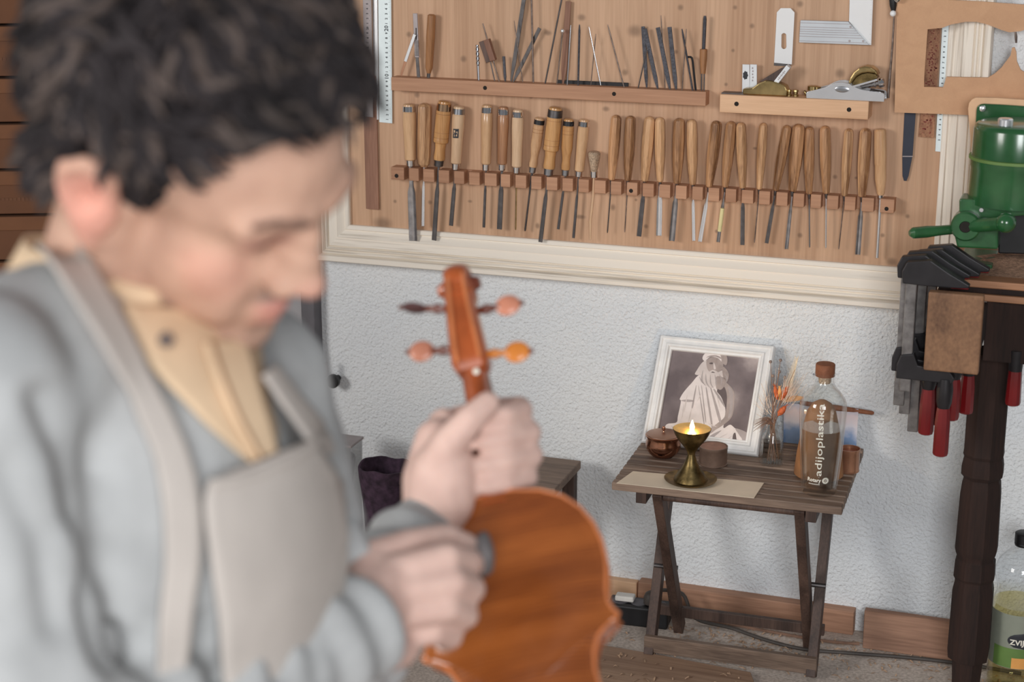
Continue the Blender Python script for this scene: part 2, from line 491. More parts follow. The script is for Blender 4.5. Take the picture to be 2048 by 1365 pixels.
    plain('clear_label', A(205, 198, 186), 0.5, var=0.0)
    plain('orange_flower', A(176, 88, 50), 0.7, var=0.2, vs=200)
    plain('amber_flower', A(206, 146, 88), 0.7, var=0.15, vs=200)
    plain('pink_grass', A(212, 186, 172), 0.8, var=0.12, vs=200)
    plain('cream_grass', A(206, 190, 168), 0.8, var=0.1, vs=200)
    plain('stem_brown', A(120, 92, 76), 0.8, var=0.15)
    plain('leaf_tan', A(172, 132, 94), 0.7, var=0.12, vs=60)
    plain('bead', A(128, 112, 104), 0.6, var=0.1)
    glassy('glass', (0.985, 0.992, 0.988, 1), 1.45)
    glassy('water', (0.985, 0.982, 0.965, 1), 1.30)
    glassy('pet', (0.95, 0.96, 0.965, 1), 1.35)
    glassy('oil', (0.93, 0.88, 0.62, 1), 1.32)
    glassy('plastic_tub', (0.80, 0.80, 0.80, 1), 1.4)
    plain('label_grey', A(120, 124, 112), 0.5, var=0.05)
    plain('label_green', A(86, 112, 58), 0.5, var=0.1, vs=20)
    plain('label_orange', A(196, 140, 76), 0.5, var=0.05)
    # violin
    m, nt, b = base('varnish', 0.24, coat=0.7)
    tc = node(nt, 'ShaderNodeTexCoord')
    wv = node(nt, 'ShaderNodeTexWave', {'Vector': tc.outputs['UV'], 'Scale': 9.0, 'Distortion': 3.0, 'Detail': 3.0, 'Detail Scale': 1.2}, wave_type='BANDS', bands_direction='X')
    n1 = node(nt, 'ShaderNodeTexNoise', {'Vector': tc.outputs['UV'], 'Scale': 2.6, 'Detail': 3.0})
    a1 = node(nt, 'ShaderNodeMath', {0: wv.outputs['Fac'], 1: 0.28, 2: n1.outputs['Fac']}, operation='MULTIPLY_ADD')
    nt.links.new(ramp(nt, a1.outputs[0], [(0.32, A(66, 27, 9, .64)), (0.62, A(112, 57, 21, .64)), (0.85, A(144, 80, 34, .64))]).outputs[0], b.inputs['Base Color'])
    plain('varnish_edge', A(168, 100, 60, .6), 0.3, coat=0.5, var=0.12)
    plain('varnish_neck', A(136, 66, 30, .6), 0.28, coat=0.6, var=0.15, vs=40)
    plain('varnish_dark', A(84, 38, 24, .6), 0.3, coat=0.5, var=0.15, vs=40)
    plain('ebony', A(52, 38, 38), 0.4, var=0.1)
    plain('peg_pink', A(166, 108, 86), 0.4, coat=0.3, var=0.1)
    plain('peg_amber', A(186, 112, 46), 0.35, coat=0.3, var=0.1)
    plain('peg_dark', A(76, 48, 48), 0.4, var=0.1)
    plain('white_dot', A(220, 205, 190), 0.4, var=0.0)
    # person
    m, nt, b = base('skin', 0.62, spec=0.25)
    at = node(nt, 'ShaderNodeVertexColor', layer_name='tone')
    tc = node(nt, 'ShaderNodeTexCoord')
    n1 = node(nt, 'ShaderNodeTexNoise', {'Vector': tc.outputs['Object'], 'Scale': 45.0, 'Detail': 4.0})
    sh = ramp(nt, n1.outputs['Fac'], [(0.3, (0.86, 0.83, 0.83, 1)), (0.7, (1, 1, 1, 1))]).outputs[0]
    nt.links.new(mixn(nt, 1.0, at.outputs[0], sh, 'MULTIPLY'), b.inputs['Base Color'])
    b.inputs['Subsurface Weight'].default_value = 0.12
    b.inputs['Subsurface Radius'].default_value = (0.6, 0.25, 0.15)
    b.inputs['Subsurface Scale'].default_value = 0.01
    plain('hair', A(36, 32, 33), 0.8, var=0.3, vs=20, spec=0.2)
    plain('hair_light', A(66, 57, 53), 0.75, var=0.3, vs=20, spec=0.25)
    plain('eyebrow', A(120, 94, 82), 0.8, var=0.2)
    plain('sweater', A(150, 151, 151), 0.95, var=0.08, vs=22, bmp=(700, 0.3), spec=0.15)
    plain('apron', A(164, 157, 151), 0.9, var=0.05, vs=14, bmp=(900, 0.25), spec=0.15)
    plain('shirt', A(190, 166, 138), 0.9, var=0.07, vs=18, spec=0.15)
    plain('shirt_shade', A(132, 98, 72), 0.9, var=0.07, vs=18, spec=0.15)  # shirt colour darkened for the shadow in the placket gap
    plain('trousers', A(70, 72, 80), 0.9, var=0.1)
    plain('shoe', A(60, 48, 42), 0.5, var=0.1)
    plain('polish_cloth', A(92, 88, 88), 0.95, var=0.15, vs=60)
    m, nt, b = base('flame', 0.5)
    b.inputs['Base Color'].default_value = (1, 0.7, 0.3, 1)
    b.inputs['Emission Color'].default_value = (1.0, 0.72, 0.34, 1)
    b.inputs['Emission Strength'].default_value = 14.0
make_materials()

# ------------------------------------------------------------------ the room
WY = 0.02                                   # face of the plaster wall
def build_room():
    struct('wall_back', MB().bx(-1.655, 2.6, WY, WY + 0.12, 0, 2.7), 'plaster', label='rough white plaster wall behind the tool board')
    struct('wall_side', MB().bx(-3.4, -2.50, WY - 0.02, WY + 0.12, 0, 2.7), 'plaster', label='plaster wall beyond the grey door')
    struct('floor', MB().bx(-3.4, 2.6, -5.2, WY + 0.12, -0.1, 0), 'concrete', label='dusty grey concrete floor')
    d = struct('door_1', MB().bx(-2.5, -1.675, WY - 0.015, WY + 0.06, 0.01, 2.1), 'grey_door', bevel=0.004, label='plain grey door leaf beside the tool board')
    struct('trim_1', MB().bx(-1.675, -1.642, WY - 0.035, WY + 0.1, 0, 2.2), 'dark_trim', bevel=0.003, label='dark grey strip along the door edge')
    for nm, x0, x1 in (('trim_2', -0.90, -0.44),):
        struct(nm, MB().bx(x0, x1, WY - 0.028, WY, 0, 0.052), 'base_wood', bevel=0.002, label='raw wooden skirting strip along the wall foot')
    struct('trim_3', MB().bx(-1.6, -0.905, WY - 0.02, WY, 0, 0.045), 'pale_rail', bevel=0.002, label='pale wooden skirting strip left of the folding table')

# ------------------------------------------------------------------ tool board
BX0, BX1, BZ0, BZ1 = -1.635, -0.250, 0.705, 1.72
def build_board():
    t = thing('tool_board', 'pine tool board in a distressed white moulded frame on the wall', 'tool board', (-0.94, 0, 0.705))
    n = 13
    x0, x1 = -1.60, -0.28
    rnd = random.Random(4)
    xs = [x0]
    for i in range(n):
        xs.append(xs[-1] + (x1 - x0) / n * rnd.uniform(0.8, 1.2))
    k = (x1 - x0) / (xs[-1] - x0)
    xs = [x0 + (x - x0) * k for x in xs]
    for i in range(n):
        part(t, 'plank', MB().bx(xs[i] + 0.00004, xs[i + 1] - 0.00004, rnd.uniform(0, 0.0003), 0.019, BZ0 + 0.02, BZ1 - 0.02), 'pine', 0)
    prof = [(0, 0.019), (0, -0.008), (0.002, -0.010), (0.009, -0.011), (0.011, -0.007), (0.024, -0.014), (0.027, -0.016), (0.0275, -0.0125), (0.046, -0.015), (0.048, -0.011), (0.051, -0.017),
            (0.054, -0.017), (0.056, -0.013), (0.060, -0.018), (0.063, -0.018), (0.0645, -0.013), (0.068, -0.024), (0.071, -0.026), (0.078, -0.026), (0.080, -0.023), (0.080, 0.019)]
    def rail(a, b, inward, mat, L=None):
        a, b, inward = Vector(a), Vector(b), Vector(inward)
        along = (b - a).normalized()
        vs_, fs = [], []
        m = len(prof)
        for (w, y) in prof:
            q = 0.080 - w
            vs_.append(a + inward * q + along * q + YV * y)
            vs_.append(b + inward * q - along * q + YV * y)
        for i in range(m - 1):
            fs.append((2 * i, 2 * i + 1, 2 * i + 3, 2 * i + 2))
        fs += [tuple(2 * i for i in range(m)), tuple(2 * i + 1 for i in range(m - 1, -1, -1))]
        return part(t, 'moulding', MB().add(vs_, fs), mat, 25)
    rail((BX0, 0, BZ0), (BX1, 0, BZ0), (0, 0, 1), 'paint_x')
    rail((BX0, 0, BZ0), (BX0, 0, BZ1), (1, 0, 0), 'paint_z')
    rail((BX1, 0, BZ0), (BX1, 0, BZ1), (-1, 0, 0), 'paint_z')
    rail((BX0, 0, BZ1), (BX1, 0, BZ1), (0, 0, -1), 'paint_x')
    def hole(parent, px, py, off, r=4.2):
        p = W(px, py, off + 0.0002)
        part(parent, 'screw_hole', MB().lathe(p, OUT, [(-0.004, r * mpp(p)), (0.0001, r * mpp(p))], 14), 'hole', 30)
    # file rail
    a, b = W(782, 154, 0.03), W(1412, 184.5, 0.03)
    r = part(t, 'file_rail', MB().bx(a.x, b.x, -0.03, 0.0, 1.0815, 1.109), 'rail_wood', 0, 0.0012)
    hole(r, 970, 176, 0.03)
    hole(r, 1228, 188, 0.03)
    # plane shelf
    a, b = W(1440, 189, 0.05), W(1738, 201, 0.05)
    r = part(t, 'plane_shelf', MB().bx(a.x, b.x, -0.05, 0.0, 1.074, 1.1085), 'pale_rail', 0, 0.0012)
    hole(r, 1473, 208, 0.05, 4.6)
    hole(r, 1698, 219.5, 0.05, 4.6)
    # notched chisel rack
    def rx(px):
        return W(px, 347 + (px - 782) * 0.066, 0.028).x
    blocks = [(95, 205), (247, 330), (368, 462), (500, 590), (632, 718), (760, 850), (892, 995), (1030, 1110), (1155, 1247), (1290, 1377), (1420, 1513)]
    bl = [(760 + p / 4.267, 760 + q / 4.267) for p, q in blocks]
    bl += [(1100 + p / 4.266, 1100 + q / 4.266) for p, q in [(105, 195), (243, 330), (378, 474), (518, 608), (655, 745), (790, 885), (932, 1025), (1072, 1165), (1213, 1303), (1350, 1443)]]
    bl += [(1440 + p / 4.136, 1440 + q / 4.136) for p, q in [(45, 133), (180, 275), (322, 413), (465, 558), (605, 695), (750, 835), (885, 978), (1030, 1120), (1172, 1272), (1325, 1440)]]
    rk = part(t, 'chisel_rack', MB().bx(rx(782), rx(1788), -0.006, 0.0, 0.8945, 0.921), 'rail_wood', 0, 0.0006)
    for (p, q) in bl:
        part(rk, 'rack_block', MB().bx(rx(p), rx(q), -0.028, -0.0055, 0.8945, 0.921), 'rail_wood', 0, 0.0008)
    hole(rk, 793, 352, 0.028)
    hole(rk, 1262, 382, 0.028)
    hole(rk, 1773, 418, 0.028)

# ------------------------------------------------------------------ chisels, gouges and brush in the rack
OCT = math.pi / 8
def hand_tool(i, name, label, cat, top, bot, end, style, w, bw, off, bmat='blade', wood_='oak', group='hand tools in the notched rack'):
    a, b, e = W(*top, off), W(*bot, off), W(*end, off)
    t = thing(name, label, cat, b, group)
    s = mpp(a)
    L = (b - a).length
    R = w * s / 2
    d = (b - a).normalized()
    if style == 'oct':                      # tapered eight-sided carving handle
        prof = [(0, R * .30), (L * .012, R * .62), (L * .035, R * .86), (L * .07, R * .96), (L * .35, R * 1.04), (L * .6, R * .98), (L * .95, R * .66), (L * .985, R * .60), (L, R * .40)]
        part(t, 'handle', MB().lathe(a, d, prof, 8, OCT), wood_, 18)
        part(t, 'tang', MB().lathe(b - d * .002, d, [(0, R * .3), (.006, R * .26), (.012, R * .16)], 10), 'dark_steel')
    elif style == 'octwide':
        prof = [(0, R * .35), (L * .015, R * .7), (L * .05, R * .95), (L * .1, R), (L * .6, R), (L * .85, R * .95), (L * .96, R * .82), (L, R * .5)]
        part(t, 'handle', MB().lathe(a, d, prof, 8, OCT), wood_, 18)
    elif style == 'hoop':                   # hooped handle, steel ring at top, steel ferrule at the foot
        prof = [(0, R * .62), (L * .012, R * .82), (L * .035, R * .86), (L * .125, R * .88), (L * .14, R * .98), (L * .3, R * 1.0), (L * .55, R * .9), (L * .7, R * .86), (L * .88, R * .84), (L * .9, R * .62)]
        part(t, 'handle', MB().lathe(a, d, prof, 20), wood_, 30)
        part(t, 'hoop', MB().lathe(a + d * L * .035, d, [(0, R * .80), (0.0004, R * .92), (L * .085, R * .95), (L * .0855, R * .8)], 20), 'steel' if i == 3 else 'chrome')
        part(t, 'ferrule', MB().lathe(a + d * L * .895, d, [(0, R * .66), (L * .09, R * .6), (L * .105, R * .3)], 18), 'chrome')
    elif style in ('blackhoop', 'turned'):
        big = style == 'turned'
        prof = [(0, R * .6), (L * .012, R * .82), (L * .04, R * .86), (L * .14, R * .88), (L * .15, R * 1.0), (L * .5, R * 1.02), (L * .58, R * 1.0), (L * .6, R * 1.04), (L * .625, R * 1.0),
                (L * .64, R * .76), (L * .72, R * .70), (L * .80, R * .74), (L * .86, R * .80), (L * .895, R * .74), (L * .9, R * .5)]
        if not big:
            prof = [(0, R * .6), (L * .015, R * .84), (L * .04, R * .88), (L * .13, R * .9), (L * .14, R * 1.0), (L * .5, R * 1.0), (L * .68, R * .72), (L * .74, R * .70), (L * .82, R * .80), (L * .885, R * .74), (L * .9, R * .5)]
        h = part(t, 'handle', MB().lathe(a, d, prof, 20), wood_, 30)
        for q in ((.19, .47, .55) if big else (.2, .26)):
            part(h, 'groove', MB().lathe(a + d * L * q, d, [(0, R * .9), (.0002, R * 1.022), (.0010, R * 1.022), (.0012, R * .9)], 20), 'stick')
        part(t, 'hoop', MB().lathe(a + d * L * .04, d, [(0, R * .84), (0.0004, R * .94), (L * (.11 if big else .08), R * .97), (L * (.1105 if big else .0805), R * .8)], 20),
             'copper_ring' if i == 2 else 'dark_steel' if big else 'black')
        part(t, 'ferrule', MB().lathe(a + d * L * .893, d, [(0, R * .64), (L * .095, R * .6), (L * .107, R * .3)], 18), 'dark_steel' if i == 2 else 'steel')
    elif style == 'round':
        prof = [(0, R * .3), (L * .01, R * .8), (L * .03, R * .95), (L * .3, R), (L * .52, R * .98), (L * .54, R * .92), (L * .75, R * .92), (L * .97, R * .62), (L, R * .4)]
        part(t, 'handle', MB().lathe(a, d, prof, 22), wood_, 30)
        part(t, 'ferrule', MB().lathe(b - d * .002, d, [(0, R * .3), (.001, R * .5), (.006, R * .5), (.009, R * .3)], 16), 'chrome')
    # blade
    db = (e - b).normalized()
    Lb = (e - b).length
    hw = max(bw * s / 2, 0.0011)
    side = OUT
    if bw <= 4:
        part(t, 'blade', MB().tube([b - db * .004, b + db * Lb * .3, e - db * .004, e], [hw * 1.25, hw, hw, hw * .6], 8), bmat)
    elif bmat == 'rod':
        part(t, 'blade', MB().tube([b - db * .004, b + db * Lb * .5, e], [hw, hw, hw], 12), 'polished')
    else:                                   # shank widening into a blade with a shallow hollow
        rows = []
        wd = db.cross(OUT).normalized()
        hollow = 0.0035 if bmat in ('blade', 'polished') else 0.0006
        th = 0.0022
        for k, (q, ww) in enumerate([(-.03, .42), (.12, .45), (.26, .55), (.34, .95), (.5, 1.0), (.96, 1.04), (1.0, 1.02)]):
            row = []
            for m_ in range(9):
                u = -1 + m_ / 4
                row.append(b + db * Lb * q + wd * (u * hw * ww) + OUT * (hollow * (u * u - .6) * (1 if q > .3 else .2)))
            rows.append(row)
        mb = MB()
        nn = 9
        front = [p for r_ in rows for p in r_]
        back = [p - OUT * th for p in front]
        N_ = len(front)
        fs = []
        for j in range(len(rows) - 1):
            for k in range(nn - 1):
                q = (j * nn + k, j * nn + k + 1, (j + 1) * nn + k + 1, (j + 1) * nn + k)
                fs.append(q)
                fs.append(tuple(x + N_ for x in reversed(q)))
            for k in (0, nn - 1):
                fs.append((j * nn + k, (j + 1) * nn + k, (j + 1) * nn + k + N_, j * nn + k + N_))
        for j in (0, len(rows) - 1):
            for k in range(nn - 1):
                fs.append((j * nn + k, j * nn + k + 1, j * nn + k + 1 + N_, j * nn + k + N_))
        mb.add(front + back, fs)
        part(t, 'blade', mb, bmat, 30)
    return t, a, b, e, d, R, L
def build_chisels():
    P5 = lambda x, y: (760 + x / 4.267, 180 + y / 4.267)
    P6 = lambda x, y: (1100 + x / 4.266, 200 + y / 4.266)
    P7 = lambda x, y: (1440 + x / 4.136, 210 + y / 4.136)
    T = [
     ('gouge', 'glossy beech gouge with steel-hooped handle and widest bright blade', P5(248,118), P5(262,655), P5(285,1290), 'hoop', 28, 17, .018, 'blade', 'beech'),
     ('paring_chisel', 'eight-sided light brown handle with a narrow bright blade', P5(385,112), P5(375,655), P5(368,1165), 'octwide', 28, 5.5, .020, 'polished', 'oak_pale'),
     ('mortise_chisel', 'golden turned handle with copper-coloured hoop and dark blade', P5(552,92), P5(500,655), P5(460,1285), 'turned', 30, 9, .019, 'dark_steel', 'golden'),
     ('marked_chisel', 'pale handle with a small black square stamp', P5(675,138), P5(645,685), P5(605,1160), 'hoop', 26, 8, .018, 'dark_steel', 'pale_beech'),
     ('bench_chisel', 'beech handle with steel hoop just right of the empty notch', P5(915,125), P5(903,692), P5(885,1175), 'hoop', 24, 5, .018, 'dark_steel', 'beech'),
     ('bench_chisel', 'darker brown hooped handle with a broad dark blade', P5(1055,142), P5(1040,692), P5(1018,1190), 'hoop', 23, 10, .020, 'dark_steel', 'brown_beech'),
     ('bench_chisel', 'palest hooped handle with a needle-thin shank', P5(1178,165), P5(1165,715), P5(1158,1195), 'hoop', 24, 3, .018, 'brass', 'pale_beech'),
     ('bench_chisel', 'small leaning handle with a black hoop, left of the big turned one', P5(1365,235), P5(1298,710), P5(1238,1205), 'blackhoop', 22, 4, .016, 'dark_steel', 'beech'),
     ('mortise_chisel', 'largest golden turned handle with a broad dark iron hoop', P5(1500,145), P5(1435,730), P5(1368,1300), 'turned', 31, 8, .021, 'dark_steel', 'golden'),
     ('bench_chisel', 'small golden handle with a black hoop, right of the big turned one', P5(1612,245), P5(1580,735), P5(1520,1190), 'blackhoop', 23, 5, .017, 'dark_steel', 'golden'),
     ('bench_chisel', 'short beech handle with steel hoop next to the upturned brush', P5(1745,250), P5(1695,745), P5(1650,1265), 'hoop', 23, 5, .018, 'dark_steel', 'beech'),
     None,
     ('carving_chisel', 'slim eight-sided handle just right of the upturned brush', P6(568,128), P6(525,685), P6(490,1135), 'oct', 22, 2.6, .018, 'dark_steel', 'oak'),
     ('carving_chisel', 'reddish eight-sided handle above the screwed rack block', P6(690,135), P6(665,690), P6(638,1130), 'oct', 22, 2.4, .018, 'rust_steel', 'oak'),
     ('carving_gouge', 'leaning eight-sided handle with a dark gouge blade', P6(855,140), P6(808,695), P6(758,1165), 'oct', 24, 9, .016, 'dark_steel', 'oak_pale'),
     ('carving_gouge', 'upright eight-sided handle with the brightest broad gouge blade', P6(940,148), P6(940,700), P6(930,1160), 'oct', 21, 11, .022, 'polished', 'oak_pale'),
     ('carving_gouge', 'dark-sided eight-sided handle with a broad grey gouge blade', P6(1105,155), P6(1085,715), P6(1040,1205), 'oct', 24, 11.5, .017, 'blade', 'oak'),
     ('carving_gouge', 'pale figured handle with a narrow bright blade', P6(1210,165), P6(1220,725), P6(1228,1205), 'oct', 22, 6, .021, 'polished', 'oak_pale'),
     ('carving_gouge', 'leaning handle with swirling grain and a bright fluted blade', P6(1425,178), P6(1358,745), P6(1280,1212), 'oct', 24, 7.5, .018, 'polished', 'oak'),
     ('carving_gouge', 'leaning handle whose blade is wrapped in cream tape', P6(1550,182), P6(1495,745), P6(1435,1215), 'oct', 22, 6.5, .015, 'blade', 'oak'),
     ('carving_chisel', 'light-edged handle crossing its left neighbour, flat dark blade', P7(175,145), P7(190,690), P7(185,1160), 'oct', 21, 8, .023, 'dark_steel', 'oak_pale'),
     ('carving_chisel', 'small lone handle with a thread-thin brown blade', P7(362,148), P7(325,700), P7(285,1140), 'oct', 19, 2.4, .018, 'rust_steel', 'oak_pale'),
     ('carving_gouge', 'most strongly leaning handle with a dark spoon blade', P7(560,168), P7(460,710), P7(385,1145), 'oct', 21, 7, .015, 'dark_steel', 'oak'),
     ('carving_gouge', 'broadest dark brown eight-sided handle of the right group', P7(655,158), P7(600,715), P7(550,1195), 'oct', 27, 7, .023, 'blade', 'oak'),
     ('carving_chisel', 'straight handle with a thin rod blade, right of the broadest handle', P7(740,178), P7(738,738), P7(742,1180), 'oct', 21, 3, .017, 'steel', 'oak'),
     ('carving_chisel', 'two-tone handle, dark on its left face, thin bright blade', P7(870,172), P7(880,735), P7(876,1185), 'oct', 23, 3.4, .019, 'polished', 'oak'),
     ('carving_chisel', 'slim pale handle with the thinnest pointed blade', P7(1070,195), P7(1030,755), P7(982,1195), 'oct', 20, 2.2, .018, 'rust_steel', 'oak_pale'),
     ('carving_gouge', 'glossy handle with a long broad grey blade near the right end', P7(1208,192), P7(1175,762), P7(1140,1240), 'oct', 25, 10, .016, 'blade', 'oak_pale'),
     ('carving_tool', 'smooth round pale handle with a bright steel rod at the right end', P7(1325,195), P7(1330,750), P7(1300,1265), 'round', 25, 6, .019, 'rod', 'beech'),
    ]
    for i, q in enumerate(T):
        if q is None:
            continue
        nm, desc, top, bot, end, style, w, bw, off, bm, wd = q
        lab = ORD[i] + ' rack tool: ' + desc
        t, a, b, e, d, R, L = hand_tool(i, nm, lab, 'chisel' if 'chisel' in nm else 'gouge' if 'gouge' in nm else 'carving tool', top, bot, end, style, w, bw, off, bm, wd)
        if i == 3:                          # black stamp on the handle
            c = a + d * L * .41
            rr = R * .96
            rows = [[c + d * ((j / 4 - .5) * .019) + XV * (rr * math.sin(x)) + OUT * (rr * math.cos(x) + .0004) for x in (-.45, -.2, .05, .3, .55)] for j in range(5)]
            s = part(t, 'stamp', MB().grid(rows), 'ink', 40, label='black square maker stamp')
            mk = MB()
            for (u0, u1, v0, v1) in ((-.3, -.05, .1, .35), (.1, .4, .1, .2), (-.3, .4, -.05, .02), (-.2, -.1, -.35, -.12), (.1, .35, -.3, -.2), (.2, .28, -.2, -.05)):
                mk.add([c + d * (-v * .019) + XV * (rr * math.sin(u)) + OUT * (rr * math.cos(u) + .0008) for u, v in ((u0, v0), (u1, v0), (u1, v1), (u0, v1))], [(0, 1, 2, 3)])
            part(s, 'stamp_mark', mk, 'pale_beech', 0)
        if i == 19:
            c0 = b + (e - b) * .38
            c1 = b + (e - b) * .80
            part(t, 'tape_wrap', MB().tube([c0, c1], .0042, 10), 'tape')
    # brush standing upside down in the rack
    a, f0, f1, e = W(*P6(378, 440), .02), W(*P6(376, 618), .02), W(*P6(374, 668), .02), W(*P6(345, 1190), .02)
    t = thing('paint_brush', 'round bristle brush standing upside down, twelfth tool in the rack', 'brush', f1, 'hand tools in the notched rack')
    s = mpp(a)
    d = (f0 - a).normalized()
    L = (f0 - a).length
    part(t, 'bristles', MB().lathe(a, d, [(0, 9 * s), (L * .03, 13 * s), (L * .1, 15 * s), (L * .3, 14 * s), (L * .9, 8.5 * s), (L, 7 * s)], 24, 0, 1, .8), 'bristle')
    part(t, 'ferrule', MB().lathe(f0 - d * .002, d, [(0, 8 * s), ((f1 - f0).length, 7.4 * s), ((f1 - f0).length + .001, 4 * s)], 20), 'chrome')
    m1, m2 = f1.lerp(e, .3) + XV * .001, f1.lerp(e, .7) - XV * .002
    part(t, 'handle', MB().tube([f1, m1, m2, e], [2.0 * s, 2.8 * s, 2.6 * s, 1.6 * s], 10), 'pale_beech')

# ------------------------------------------------------------------ files, needles and knives on the upper rail
def flat_bar(top, bot, w, th=0.0018, off=0.015, tang=0.18):
    a, b = W(*top, off), W(*bot, off)
    d = (b - a).normalized()
    wd = d.cross(OUT).normalized()
    s = mpp(a) * w / 2
    mb = MB()
    mb.box((a + b) / 2 - d * (b - a).length * tang / 2, wd * s, d * (b - a).length * (1 - tang) / 2, OUT * th / 2)
    if tang:
        c = b - d * (b - a).length * tang
        mb.prism([c + wd * s + OUT * th * .45, c - wd * s + OUT * th * .45, b - wd * s * .3 + OUT * th * .45, b + wd * s * .3 + OUT * th * .45], -OUT * th * .9)
    return mb, b
def rod(top, bot, w, off=0.015, pt=0.5):
    a, b = W(*top, off), W(*bot, off)
    s = mpp(a) * w / 2
    return MB().tube([a, a.lerp(b, .1), a.lerp(b, .6), b], [s * pt, s, s, s * .9], 8), b
